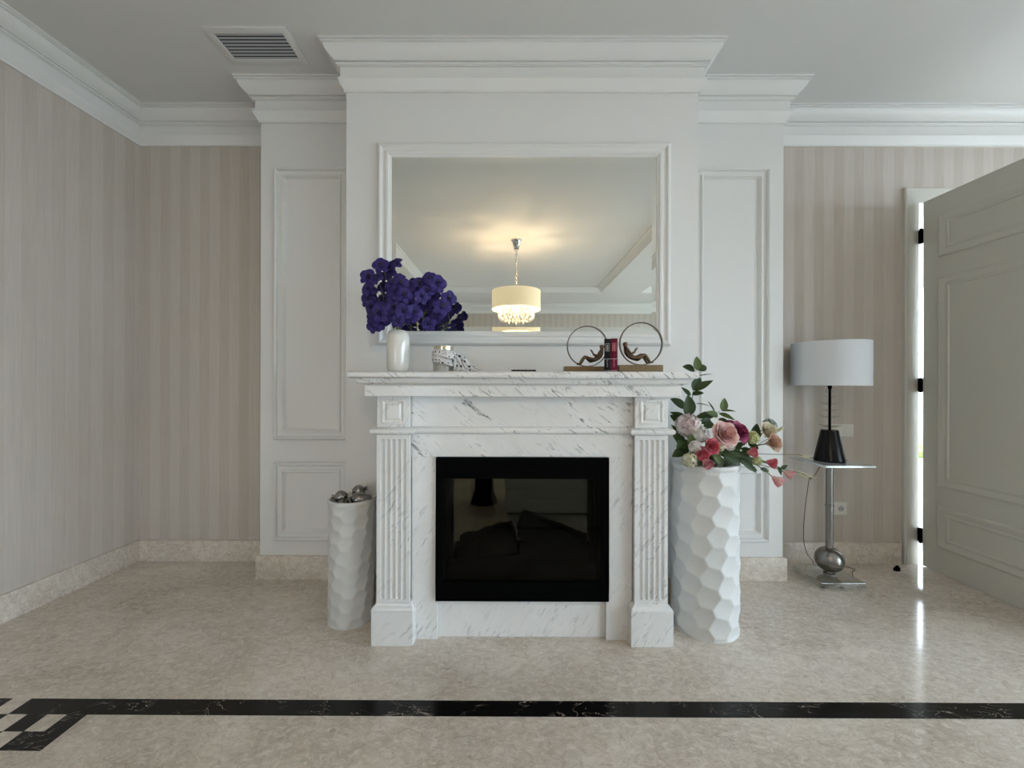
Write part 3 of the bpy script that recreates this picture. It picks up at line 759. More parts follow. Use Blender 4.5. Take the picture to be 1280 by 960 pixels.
# ------------------------------------------------------------------ leaves, petals, blooms
def leaf_mesh(name, L, W, mat, fold=0.25, droop=0.25, tip=1.0, pw=0.75):
    def fn(u, v):
        s = (u-0.5)*2; w = W/2*math.sin(PI*min(1, (v*0.97+0.015))**pw)**tip
        x = s*w; y = L*v
        z = abs(s)*w*fold-droop*L*v*v
        return (x, y, z)
    return MB().grid(fn, 5, 9).mesh(name, mat, smooth=180, recalc=False)
LEAF = {'oval': leaf_mesh('leaf_oval', 0.085, 0.055, M['leaf'], 0.22, 0.10, 0.75), 'oval_lt': leaf_mesh('leaf_oval_light', 0.075, 0.050, M['leaf_lt'], 0.20, 0.08, 0.75),
        'long': leaf_mesh('leaf_long', 0.09, 0.034, M['leaf'], 0.3, 0.12), 'thin': leaf_mesh('leaf_thin', 0.07, 0.010, M['leaf'], 0.3, 0.2), 'small': leaf_mesh('leaf_small', 0.05, 0.022, M['leaf'], 0.3, 0.15),
        'long_lt': leaf_mesh('leaf_long_light', 0.08, 0.032, M['leaf_lt'], 0.3, 0.12)}
def orient(pos, dirv, nrm):
    """local +Y along dirv, local +Z near nrm"""
    y = Vector(dirv).normalized(); z = Vector(nrm); z = (z-y*z.dot(y)).normalized(); x = y.cross(z)
    m = Matrix((x, y, z)).transposed().to_4x4(); m.translation = Vector(pos); return m
def leaf(parent, kind, base, tip, nrm=(0, -1, 0.3), scale=None):
    base, tip = Vector(base), Vector(tip); L = {'oval': .085, 'oval_lt': .075, 'long': .09, 'thin': .07, 'small': .05, 'long_lt': .08}[kind]
    s = (tip-base).length/L if scale is None else scale
    mt = orient(base-wloc(parent), tip-base, nrm) @ Matrix.Scale(s, 4)
    return put('leaf', LEAF[kind], parent, mt)

def rose_mesh(name, R, mat, layers=(3, 4, 5, 6), openness=1.0, seed=1, height=0.9, fat=1.0):
    rnd = random.Random(seed); m = MB(); nl = len(layers)
    for li, cnt in enumerate(layers):
        f = (li+1)/nl
        for k in range(cnt):
            a0 = 2*PI*(k+0.5*(li % 2))/cnt+rnd.uniform(-.2, .2); hwid = PI/cnt*1.35+0.12
            Rl = R*(0.20+0.80*f**1.1)*rnd.uniform(.93, 1.06); Hl = R*height*(1.05-0.45*f*openness)
            tilt = f*openness
            wob = rnd.uniform(-.5, .5)
            def fn(u, v, a0=a0, hwid=hwid, f=f, tilt=tilt, wob=wob):
                s = (u-.5)*2; vv = v*(1-0.20*s*s)
                rb = R*fat*(0.05+0.42*f); fl = R*(0.10+0.48*f*openness)
                rr = rb*(0.35+0.65*min(1, vv*1.8))+fl*vv**2.2
                H = R*height*(1.12-0.62*f*openness)
                z = -R*0.40+(H+R*0.40)*vv**0.9-R*0.34*f*openness*max(0, vv-.72)*2.2+0.05*R*math.sin(4*s+wob*6)*vv*f
                a = a0+s*hwid*(0.5+0.5*math.sin(PI*min(1, 0.2+vv*0.65)))
                return (rr*math.cos(a), rr*math.sin(a), z)
            m.grid(fn, 7, 7)
    m.sphere((0, 0, -R*0.1), R*0.26, 10, 6, (1, 1, 1.6))
    return m.mesh(name, mat, smooth=180, recalc=False)
def floret_head(name, R, mat, n=46, fr=0.32, seed=2, squash=0.8, petals=4):
    rnd = random.Random(seed); m = MB()
    for i in range(n):
        t = (i+0.5)/n; th = math.acos(1-1.55*t); ph = PI*(1+5**.5)*i
        d = Vector((math.sin(th)*math.cos(ph), math.sin(th)*math.sin(ph), math.cos(th)*squash+0.0))
        q = face_mtx(d+Vector((rnd.uniform(-.25, .25), rnd.uniform(-.25, .25), 0.15)), rnd.uniform(0, 6)).to_3x3()
        c = d*R*rnd.uniform(.86, 1.0)
        for k in range(petals):
            a = 2*PI*k/petals; e = Vector((math.cos(a), math.sin(a), 0)); g2 = Vector((-math.sin(a), math.cos(a), 0)); r = R*fr
            pts = [Vector((0, 0, 0)), e*r*.45+g2*r*.42+Vector((0, 0, r*.12)), e*r*.95+g2*r*.30+Vector((0, 0, r*.05)), e*r*1.05+Vector((0, 0, r*.10)), e*r*.95-g2*r*.30+Vector((0, 0, r*.05)), e*r*.45-g2*r*.42+Vector((0, 0, r*.12))]
            m.add([c+q @ p for p in pts], [(0, 1, 2, 3), (0, 3, 4, 5)])
    m.sphere((0, 0, 0), R*0.66, 12, 8, (1, 1, squash))
    return m.mesh(name, mat, smooth=60, recalc=False)

vase_base = Vector((RV[0], RV[1], 0.556))
def cut_flower(name, head, axis, mesh, bloom_name, label, cat='flower', scale=1.0, leaves=(), group='cut flowers in the tall vase', bend=None, stem_r=0.0028, calyx=None, root=None):
    head = Vector(head); root = vase_base+Vector((random.uniform(-.05, .05), random.uniform(-.05, .05), 0)) if root is None else Vector(root)
    e = empty(name, root, label, cat, group); axis = Vector(axis).normalized()
    # the stem leaves the vase inside its rim
    mid = Vector((root.x*0.55+head.x*0.45, root.y*0.55+head.y*0.45, 0.80)) if bend is None else Vector(bend)
    dx, dy = mid.x-RV[0], mid.y-RV[1]; rr = math.hypot(dx, dy)
    if rr > 0.10: mid.x = RV[0]+dx*0.10/rr; mid.y = RV[1]+dy*0.10/rr
    back = head-axis*0.012
    pts = bez(root, (root+mid)/2, mid, 4)[:-1]+bez(mid, mid+(mid-root).normalized()*0.05+(back-axis*0.05-mid)*0.45, back, 7)
    MB().tube(pts, stem_r, 6).build('stem', M['stem'], e, smooth=60)
    put(bloom_name, mesh, e, Matrix.Translation(head-root) @ face_mtx(axis, random.uniform(0, 6)) @ Matrix.Scale(scale, 4))
    if calyx:
        cm = MB()
        for k in range(5):
            a = 2*PI*k/5; q = face_mtx(axis, a).to_3x3()
            cm.add([head+q @ Vector(p)*calyx for p in ((0, -.25, -.55), (.5, -.2, -.15), (.75, 0, .35), (.5, .2, -.15), (0, .25, -.55))], [(0, 1, 2, 3, 4)])
        cm.build('calyx', M['leaf_lt'], e, recalc=False)
    for (kind, b, t) in leaves: leaf(e, kind, b, t, (0, -1, .35))
    return e

# green branches
def branch(name, pts, leaves, label, cat='foliage', mat='stem', rad=0.003, group='green branches in the tall vase'):
    e = empty(name, pts[0], label, cat, group)
    pp = [Vector(p) for p in pts]; sm = []
    for i in range(len(pp)-1):
        for k in range(4): sm.append(pp[i].lerp(pp[i+1], k/4))
    sm.append(pp[-1])
    MB().tube(sm, [rad*(1-0.6*i/len(sm)) for i in range(len(sm))], 6).build('stem', M[mat], e, smooth=60)
    for (kind, b, t, n) in leaves: leaf(e, kind, b, t, n)
    return e
d = 1.97
top = Vector((RV[0]-0.04, 2.04, 0.556))
nF = (0.1, -1, 0.25); nU = (0, -.45, 1); nR = (.7, -.7, .3)
branch('leafy_branch', [top, (0.925, 2.03, 0.80), P(862, 520, 2.03), P(866, 490, 2.01), P(868, 470, 2.0), P(870, 461, 1.99)],
       [('oval_lt', P(871, 462, d), P(871, 445, d), nF), ('oval', P(868, 462, d+.02), P(854, 457, d), (0, -.9, .6)), ('oval', P(872, 462, d), P(883, 456, d+.03), (.3, -.7, .6)),
        ('thin', P(872, 470, d), P(891, 464, d-.02), nU), ('oval', P(866, 487, d), P(876, 471, d+.02), nF), ('long', P(867, 487, d), P(891, 474, d-.03), (0, -.9, .5)), ('oval', P(865, 492, d), P(879, 490, d-.03), (0, -.8, .7)),
        ('long', P(863, 494, d), P(852, 483, d), nF), ('oval', P(861, 519, d-.02), P(861, 494, d-.05), nF), ('oval', P(856, 509, d), P(839, 497, d), (0, -.8, .6)), ('long', P(857, 522, d), P(838, 514, d), nF), ('oval', P(854, 528, d), P(838, 518, d+.02), nF)],
       'tall leafy green branch rising above the mantel shelf end')
branch('leafy_branch', [top+Vector((.04, .02, 0)), (0.985, 2.04, 0.80), P(882, 530, 2.04), P(890, 519, 2.03), P(900, 513, 2.02)],
       [('oval_lt', P(903, 513, d+.05), P(906, 497, d+.05), nF), ('long', P(902, 513, d+.05), P(920, 512, d+.03), nU), ('long_lt', P(898, 516, d+.05), P(919, 523, d), (0, -.7, .7)), ('long', P(893, 518, d+.05), P(869, 520, d+.02), (0, -.8, .6)),
        ('long', P(888, 524, d+.03), P(872, 528, d), nF), ('oval', P(890, 527, d+.03), P(880, 534, d), (0, -.9, .5)), ('thin', P(893, 514, d+.05), P(886, 500, d+.05), nF), ('thin', P(869, 504, d+.05), P(890, 504, d+.05), nU), ('long_lt', P(897, 519, d+.04), P(884, 514, d), nF),
        ('oval', P(898, 523, d+.03), P(913, 531, d), (0, -.8, .6))],
       'spreading leafy green branch behind the pale pink rose')
branch('leafy_branch', [top+Vector((.06, -.05, 0)), (1.0, 1.95, 0.82), P(915, 565, 1.93), P(930, 575, 1.93)],
       [('oval', P(905, 572, 1.9), P(925, 560, 1.9), (0, -.8, .6)), ('long', P(925, 572, 1.9), P(947, 590, 1.88), nF), ('oval', P(920, 566, 1.91), P(942, 580, 1.9), nF), ('oval', P(912, 565, 1.9), P(921, 580, 1.88), nF), ('long', P(930, 566, 1.93), P(938, 560, 1.92), nF),
        ('small', P(935, 582, 1.9), P(948, 588, 1.9), nF), ('oval', P(898, 560, 1.92), P(912, 572, 1.9), nF)],
       'low leafy branch spilling over the right of the vase rim')
branch('leafy_branch', [top+Vector((-.02, -.07, 0)), (0.93, 1.93, 0.82), P(866, 563, 1.9), P(856, 556, 1.9)],
       [('oval', P(864, 560, 1.9), P(846, 550, 1.89), nF), ('oval_lt', P(864, 558, 1.88), P(864, 541, 1.88), nF), ('oval', P(862, 566, 1.9), P(843, 564, 1.9), (0, -.7, .7)), ('oval', P(868, 568, 1.88), P(852, 574, 1.87), nF), ('oval', P(880, 564, 1.88), P(896, 577, 1.87), nF), ('oval_lt', P(888, 566, 1.87), P(899, 574, 1.86), nF),
        ('oval', P(878, 566, 1.9), P(873, 582, 1.87), nF)],
       'low leafy branch at the vase rim below the red roses')
branch('leafy_branch', [top+Vector((.08, .02, 0)), (1.04, 2.03, 0.83), P(930, 555, 2.02), P(943, 545, 2.01)],
       [('oval', P(941, 548, 2.0), P(947, 529, 2.0), nF), ('oval', P(935, 552, 2.0), P(948, 560, 1.97), nF), ('long_lt', P(940, 550, 2.0), P(953, 541, 1.99), nF), ('long', P(930, 556, 2.0), P(926, 548, 1.99), nF), ('oval', P(926, 560, 1.99), P(943, 566, 1.96), (0, -.7, .7)), ('oval', P(916, 562, 1.99), P(928, 552, 1.97), nF)],
       'leafy branch between the magenta rose and the peach rose')

branch('leafy_branch', [top+Vector((.03, -.09, 0)), (0.975, 1.90, 0.83), P(898, 566, 1.86), P(908, 566, 1.86)],
       [('oval', P(892, 570, 1.85), P(906, 577, 1.84), (0, -.9, .4)), ('oval', P(904, 568, 1.85), P(919, 575, 1.84), nF), ('oval_lt', P(893, 567, 1.845), P(901, 579, 1.835), nF), ('oval', P(902, 562, 1.87), P(917, 567, 1.86), (0, -.8, .6)), ('oval', P(884, 568, 1.86), P(878, 580, 1.845), nF), ('long', P(908, 565, 1.86), P(929, 569, 1.85), (0, -.8, .6)), ('oval', P(912, 572, 1.85), P(926, 580, 1.845), nF)],
       'dark leafy branch along the front of the vase rim')
branch('leafy_branch', [top+Vector((-.06, -.03, 0)), (0.90, 1.97, 0.83), P(856, 552, 1.93), P(850, 545, 1.93)],
       [('oval', P(855, 553, 1.92), P(841, 541, 1.92), nF), ('oval', P(856, 560, 1.90), P(841, 570, 1.89), nF), ('oval', P(858, 552, 1.9), P(846, 558, 1.88), (0, -.8, .5)), ('long', P(852, 546, 1.93), P(840, 530, 1.93), nF), ('oval', P(866, 552, 1.9), P(855, 562, 1.88), nF)],
       'dark leafy branch tucked between the fireplace and the hydrangea')
roseA = rose_mesh('pink_rose_bloom', 0.066, M['p_pink'], (3, 4, 5, 6, 7), 1.0, 3)
roseB = rose_mesh('red_rose_bloom', 0.040, M['p_rose'], (3, 4, 5, 6), 0.75, 5)
roseM = rose_mesh('magenta_rose_bloom', 0.058, M['p_mag'], (4, 5, 6, 7, 7), 1.0, 8)
roseC = rose_mesh('cream_rose_bloom', 0.047, M['p_cream'], (3, 4, 5), 0.8, 9)
roseP = rose_mesh('peach_rose_bloom', 0.052, M['p_peach'], (3, 4, 5, 5), 0.7, 10)
budP = rose_mesh('pink_bud_bloom', 0.024, M['p_pinkwhite'], (3, 3, 4), 0.12, 11, 1.35, 1.9)
budR = rose_mesh('red_bud_bloom', 0.026, M['p_rose'], (3, 3, 4), 0.2, 12, 1.2, 1.8)
hyd = floret_head('hydrangea_head', 0.060, M['p_blush'], 100, 0.24, 3)
hydw = floret_head('white_floret_head', 0.042, M['p_white'], 44, 0.36, 4)
lime = floret_head('lime_head', 0.030, M['p_lime'], 26, 0.36, 5)
ivory = floret_head('ivory_head', 0.034, M['p_ivory'], 34, 0.34, 6)
sage = floret_head('sage_head', 0.034, M['p_sage'], 46, 0.22, 7)

cut_flower('hydrangea', P(860, 531, 1.93), (-.1, -.85, .5), hyd, 'flower_head', 'blush white hydrangea beside the mantel corner')
cut_flower('white_hydrangea', P(875, 542, 1.90), (.1, -.9, .35), hydw, 'flower_head', 'small white hydrangea left of the pale pink rose')
cut_flower('white_hydrangea', P(869, 558, 1.87), (-.2, -.95, .1), hydw, 'flower_head', 'small white hydrangea above the ivory scabious', scale=0.72)
cut_flower('white_hydrangea', P(911, 558, 1.885), (.3, -.9, -.1), hydw, 'flower_head', 'white floret cluster just under the pale pink rose', scale=0.62)
cut_flower('pink_rose', P(904, 543, 1.90), (.12, -.92, .35), roseA, 'bloom', 'large pale pink open rose at the bouquet centre')
cut_flower('magenta_rose', P(921, 540, 1.96), (.35, -.8, .5), roseM, 'bloom', 'deep magenta rose behind the pale pink rose')
cut_flower('magenta_rose', P(912, 531, 1.99), (0.0, -.6, .8), roseM, 'bloom', 'smaller deep magenta bloom at the top of the bouquet', scale=0.55)
cut_flower('red_rose', P(888, 557, 1.86), (.1, -.95, .15), roseB, 'bloom', 'pink-red rose directly below the pale pink rose', scale=1.08)
cut_flower('red_rose', P(877, 566, 1.86), (-.15, -.95, .1), roseB, 'bloom', 'pink-red rose next to the ivory scabious', scale=0.95)
cut_flower('red_rose_bud', P(881, 576, 1.845), (.1, -.8, -.3), budP, 'bloom', 'pale pink rosebud lowest over the vase rim', calyx=0.02)
cut_flower('ivory_scabious', P(862, 575, 1.845), (-.1, -.95, .0), ivory, 'flower_head', 'ivory green scabious hanging over the vase rim')
cut_flower('ivory_scabious', P(900, 559, 1.86), (.1, -.95, .0), ivory, 'flower_head', 'tiny ivory floret between the roses', scale=0.55)
cut_flower('lime_flower', P(941, 546, 1.96), (.2, -.9, .3), lime, 'flower_head', 'lime yellow floret cluster beside the magenta rose')
cut_flower('lime_flower', P(946, 575, 1.93), (.2, -.9, .1), lime, 'flower_head', 'pale lime floret cluster under the pink bud', scale=0.75)
cut_flower('cream_rose', P(958, 538, 2.0), (.1, -.9, .4), roseC, 'bloom', 'cream rose next to the grey green seed head')
cut_flower('peach_rose', P(963, 553, 1.97), (.35, -.85, .2), roseP, 'bloom', 'peach rose at the right edge of the bouquet')
cut_flower('seed_head', P(962, 530, 2.03), (.3, -.6, .7), sage, 'flower_head', 'grey green seed head above the cream rose')
cut_flower('red_rose_bud', P(937, 565, 1.90), (.8, -.55, .15), budR, 'bloom', 'red rosebud between the two lime floret clusters', calyx=0.018)
cut_flower('red_rose_bud', P(961, 577, 1.92), (.6, -.6, -.1), budR, 'bloom', 'dark red half open rosebud below the peach rose', calyx=0.02)
cut_flower('pink_tulip', P(968, 597, 1.90), (.75, -.35, -.65), budP, 'bloom', 'pink and cream bud hanging lowest beside the vase', scale=1.05, leaves=[('small', P(950, 585, 1.9), P(962, 588, 1.9))], bend=(1.05, 1.95, 0.845))
cut_flower('pink_tulip', P(982, 590, 1.93), (.8, -.3, -.4), budP, 'bloom', 'pink bud nearest the side table', scale=0.85, leaves=[('small', P(975, 585, 1.92), P(985, 580, 1.92)), ('small', P(972, 582, 1.92), P(977, 593, 1.9))], bend=(1.05, 1.97, 0.845))
# thin twigs with buds
def twig(label, pts, buds):
    e = empty('budding_twig', pts[0], label, 'twig', 'budding twigs in the tall vase')
    MB().tube(pts, 0.0016, 5).build('stem', M['twig'], e, smooth=60)
    for (a, b, r) in buds:
        a, b = Vector(a), Vector(b)
        MB().tube([a, a.lerp(b, .35), a.lerp(b, .75), b], [r*.4, r, r*.7, r*.15], 6).build('bud', M['bud'], e, smooth=60)
tw = lambda *q: [vase_base+Vector((.06, .03, 0)), Vector((1.065, 2.0, 0.83))]+list(q)
twig('long thin twig reaching over the side table top', tw(P(940, 566, 2.0), P(970, 567, 2.0), P(998, 567, 2.01), P(1006, 570, 2.01)), [(P(1002, 569, 2.01), P(1014, 569, 2.01), .004), (P(1000, 569, 2.0), P(1012, 572, 2.0), .003)])
twig('long thin twig dipping below the side table top', tw(P(950, 580, 1.96), P(985, 587, 1.97), P(1000, 590, 1.98), P(1014, 597, 1.98)), [(P(995, 588, 1.98), P(1012, 593, 1.98), .004), (P(996, 590, 1.97), P(1010, 599, 1.97), .003), (P(1004, 594, 1.98), P(1022, 596, 1.98), .003)])
twig('short twig with a pale bud beside the peach rose', tw(P(945, 556, 2.02), P(966, 544, 2.02), P(972, 538, 2.02)), [(P(970, 539, 2.02), P(980, 532, 2.02), .008)])

# ------------------------------------------------------------------ purple orchids in the white vase on the mantel
MT = 1.2557
VX, VY = -0.556, 1.95
pr = [(0.036, 0), (0.046, 0.004), (0.052, 0.016), (0.0545, 0.05), (0.0545, 0.155), (0.052, 0.180), (0.044, 0.198), (0.033, 0.205), (0.027, 0.204), (0.025, 0.195), (0.046, 0.17), (0.048, 0.02), (0.02, 0.012)]
tag(MB().lathe([(r, z+MT) for r, z in pr], (VX, VY, 0), 48).build('ceramic_vase', M['ceramic'], smooth=50), 'white glazed ceramic vase on the mantel shelf', 'vase')
def orchid_petal(name, L, W):
    def fn(u, v):
        s = (u-.5)*2; w = W/2*math.sin(PI*min(1, .06+.90*v))**.55
        return (s*w, L*v, 0.10*L*math.sin(PI*v)+0.10*w*s*s-0.28*L*v*v+0.05*L*math.sin(5*s+3*v))
    return MB().grid(fn, 6, 6).mesh(name, M['purple'], smooth=180, recalc=False)
PET = [orchid_petal('orchid_petal_wide', 0.038, 0.046), orchid_petal('orchid_petal_narrow', 0.036, 0.032)]
lip = MB().sphere((0, 0, 0.006), 0.006, 10, 6, (1, 1, 1.2))
lip.grid(lambda u, v: ((u-.5)*0.018*math.sin(PI*(.15+.8*v)), -0.004-0.020*v, 0.006+0.010*math.sin(PI*v)), 4, 5)
LIP = lip.mesh('orchid_lip', M['purple_dk'], smooth=180, recalc=False)
sprays = [  # (px, py) tip of stem, blossoms
    [(120,195),(125,285),(190,200),(130,370),(160,320),(145,420)],
    [(215,110),(265,185),(240,270),(320,95),(290,140),(240,370)],
    [(345,210),(320,300),(300,240),(310,420),(390,330),(370,250),(310,360)],
    [(165,560),(160,500),(205,470),(250,490),(200,420),(215,520)],
    [(580,205),(640,245),(500,250),(560,300),(440,255),(520,340)],
    [(720,355),(670,420),(630,480),(575,545),(550,400),(600,330)],
    [(440,400),(460,460),(430,500),(400,390),(390,450),(340,520),(350,470)]]
labels = ['violet orchid spray leaning outermost away from the mirror', 'violet orchid spray standing highest over the white vase', 'violet orchid spray in the middle of the bunch', 'violet orchid spray drooping low beside the white vase',
          'violet orchid spray rising in front of the mirror glass', 'violet orchid spray arching furthest along the mirror', 'violet orchid spray directly over the mouth of the white vase']
rnd = random.Random(21)
depths = [1.93, 1.97, 1.90, 1.90, 1.92, 1.95, 1.88]
for si, (spts, lab) in enumerate(zip(sprays, labels)):
    root = Vector((VX+rnd.uniform(-.006, .006), VY+rnd.uniform(-.006, .006), MT+0.03)); dd = depths[si]
    e = empty('orchid_spray', root, lab, 'flower', 'violet orchids on the mantel')
    cen = [P(440+x/6, 315+y/6, dd+rnd.uniform(-.035, .035)) for x, y in spts]
    avg = sum(cen, Vector())/len(cen); avg.y += 0.02
    neck = Vector((VX+(avg.x-VX)*0.06, VY, MT+0.215))
    tip = Vector((avg.x, avg.y+0.02, avg.z))
    main = [root, root.lerp(neck, .5), neck]+bez(neck, neck+Vector(((avg.x-VX)*.25, 0, .06)), tip, 6)[1:]
    MB().tube(main, 0.0026, 6).build('stem', M['stem'], e, smooth=60)
    ped = MB()
    for c in cen:
        j = main[rnd.choice((5, 6, 7))]
        ped.tube(bez(j, (j+c)/2+Vector((0, .01, .015)), c+Vector((0, .006, 0)), 5), 0.0014, 5)
    ped.build('flower_stalks', M['stem'], e, smooth=60)
    for c in cen:
        ax = Vector(((c.x-VX-.02)*1.6+rnd.uniform(-.45, .45), -1, (c.z-1.60)*1.5+rnd.uniform(-.35, .45)))
        bm_ = Matrix.Translation(c-root) @ face_mtx(ax, rnd.uniform(-.5, .5)+PI) @ Matrix.Scale(rnd.uniform(.85, 1.12), 4)
        b = put('blossom', LIP, e, bm_)
        for k in range(5):
            a = 2*PI*k/5
            put('petal', PET[0 if k % 5 in (1, 4, 0) else 1], b, Matrix.Rotation(a+PI, 4, 'Z') @ Matrix.Rotation(rnd.uniform(.05, .4), 4, 'X') @ Matrix.Translation((0, 0.003, -0.002*(k % 2))))
    for q in range(2):
        t = cen[q]+Vector((rnd.uniform(-.03, .03), .01, rnd.uniform(.02, .04)))
        MB().tube([cen[q], cen[q].lerp(t, .6), t], [.002, .006, .002], 6).build('bud', M['purple_dk'], e, smooth=60)

# ------------------------------------------------------------------ scarf-wrapped jar on the mantel
JX, JY = -0.330, 1.93
def dots(name, scale):
    m, nt, bs = new_mat(name); tc = node(nt, 'ShaderNodeTexCoord'); bs.inputs['Roughness'].default_value = 0.45
    vo = node(nt, 'ShaderNodeTexVoronoi', {'Vector': tc.outputs['Object'], 'Scale': scale, 'Randomness': 0.35})
    nt.links.new(mix(nt, ramp(nt, vo.outputs['Distance'], [(0.27, 0.0), (0.31, 1.0)]), (0.01, 0.01, 0.012), (0.70, 0.70, 0.71)), bs.inputs['Base Color'])
    return m
M['dots'] = dots('white_silk_black_dots', 66)
M['dots_big'] = dots('white_silk_black_spots', 44)
jar = empty('candle_jar', (JX, JY, MT), 'grey stone candle jar with a mosaic rim on the mantel shelf', 'jar')
MB().lathe([(0.046, MT), (0.050, MT+0.004), (0.050, MT+0.105), (0.044, MT+0.107), (0.042, MT+0.09), (0.01, MT+0.088)], (JX, JY, 0), 40).build('body', plain('grey_stone_jar', (0.42, 0.41, 0.39), 0.35, noise=0.2, nscale=60), jar, smooth=40)
rim = MB()
rimm = MB().box(-0.0052, 0.0052, -0.003, 0.0, 0, 0.012).mesh('rim_tile', plain('brass_mosaic', (0.62, 0.54, 0.36), 0.22, 0.8, 0.25, 90))
for k in range(26):
    a = 2*PI*k/26
    put('rim_tile', rimm, jar, Matrix.Translation((0, 0, 0.111)) @ Matrix.Rotation(a, 4, 'Z') @ Matrix.Translation((0, -0.046, 0)))
MB().lathe([(0.0455, MT+0.105), (0.0455, MT+0.124), (0.040, MT+0.124), (0.040, MT+0.105)], (JX, JY, 0), 40).build('rim', M['chrome'], jar, smooth=40)
scarf = empty('silk_scarf', (JX+0.03, JY, MT), 'white silk scarf with black dots knotted round the candle jar', 'scarf')
def band(z0, z1, tilt, r, wob, ph):
    def fn(u, v):
        a = 2*PI*u; rr = r+0.003*math.sin(3*a+ph)+wob*math.sin(PI*v)+0.0012*math.sin(22*v+4*a)
        z = MT+z0+(z1-z0)*v+tilt*math.cos(a-0.3)
        return (JX+rr*math.cos(a), JY+rr*math.sin(a), z)
    return MB().grid(fn, 64, 9, wrap=True)
def thick(o, t=0.0015):
    s = o.modifiers.new('cloth', 'SOLIDIFY'); s.thickness = t; s.offset = 1; return o
thick(band(0.066, 0.102, -0.004, 0.052, 0.004, 0.0).build('upper_wrap', M['dots'], scarf, smooth=180))
thick(band(0.034, 0.070, -0.010, 0.054, 0.005, 1.0).build('lower_wrap', M['dots'], scarf, smooth=180))
def ribbon(pts, widths, name, mat, waves=5, amp=0.005, up_=(0, -.3, 1)):
    pts = [Vector(p) for p in pts]; n = 30
    def at(t):
        x = t*(len(pts)-1); i = min(int(x), len(pts)-2); return pts[i].lerp(pts[i+1], x-i)
    def wd(t):
        x = t*(len(widths)-1); i = min(int(x), len(widths)-2); return widths[i]*(1-x+i)+widths[i+1]*(x-i)
    def fn(u, v):
        p = at(v); q = at(min(1, v+.03))-at(max(0, v-.03)); q.normalize(); s = Vector((0, -.9, .45)).cross(q).normalized()
        nrm = q.cross(s).normalized()
        pp = p+s*(u-.5)*wd(v)+nrm*amp*math.sin(waves*2*PI*u+v*7)
        pp.z = max(pp.z, MT+0.003); return pp
    return thick(MB().grid(fn, 17, n).build(name, M[mat], scarf, smooth=180), 0.0012)
ribbon([(JX-0.005, JY-0.058, MT+0.085), (JX+0.025, JY-0.066, MT+0.082), (JX+0.050, JY-0.056, MT+0.080), (JX+0.062, JY-0.045, MT+0.078)], [0.026, 0.036, 0.034, 0.02], 'knot', 'dots_big', 1, 0.004)
ribbon([(JX-0.048, JY-0.046, MT+0.07), (JX, JY-0.064, MT+0.062), (JX+0.03, JY-0.062, MT+0.045), (JX+0.052, JY-0.05, MT+0.03)], [0.012, 0.018, 0.02, 0.014], 'fold', 'dots', 1, 0.003)
ribbon([(JX+0.054, JY-0.045, MT+0.085), (JX+0.062, JY-0.05, MT+0.05), (JX+0.060, JY-0.05, MT+0.004)], [0.008, 0.009, 0.010], 'tie_end', 'dots', 1, 0.001)
ribbon([(JX+0.058, JY-0.03, MT+0.080), (JX+0.085, JY-0.03, MT+0.056), (JX+0.105, JY-0.03, MT+0.032), (JX+0.135, JY-0.03, MT+0.010), (JX+0.175, JY-0.035, MT+0.004), (JX+0.195, JY-0.04, MT+0.004)], [0.03, 0.060, 0.066, 0.05, 0.02, 0.012], 'tail', 'dots_big', 2.5, 0.006)
ribbon([(JX+0.060, JY-0.01, MT+0.070), (JX+0.08, JY-0.045, MT+0.035), (JX+0.10, JY-0.055, MT+0.012), (JX+0.13, JY-0.06, MT+0.005)], [0.04, 0.05, 0.05, 0.03], 'tail', 'dots_big', 3, 0.006)

# flat black remote
rm = empty('remote_control', (0.055, 1.90, MT), 'slim black remote control lying on the mantel shelf', 'remote')
MB().box(-0.004, 0.114, 1.882, 1.918, MT, MT+0.011).build('body', M['black'], rm, bevel=0.004, seg=3)
for k in range(6):
    MB().lathe([(0.004, MT+0.011), (0.004, MT+0.0122), (0.0035, MT+0.0126)], (0.012+k*0.018, 1.90, 0), 12).build('button', M['black_gloss'], rm, smooth=40)

# ------------------------------------------------------------------ bookends and books
def skin_mesh(name, verts, edges, radii, mat, root=0):
    me = bpy.data.meshes.new(name+'_rig'); me.from_pydata(verts, edges, [])
    o = bpy.data.objects.new(name+'_rig', me); COL.objects.link(o)
    sk = o.modifiers.new('skin', 'SKIN'); sk.use_smooth_shade = True
    for i, r in enumerate(radii):
        s = me.skin_vertices[0].data[i]; s.radius = (r, r) if not isinstance(r, tuple) else r; s.use_root = (i == root)
    sub = o.modifiers.new('sub', 'SUBSURF'); sub.levels = 2; sub.render_levels = 2
    dg = bpy.context.evaluated_depsgraph_get()
    out = bpy.data.meshes.new_from_object(o.evaluated_get(dg)); out.name = name
    bpy.data.objects.remove(o); out.materials.clear(); out.materials.append(mat)
    for p in out.polygons: p.use_smooth = True
    return out
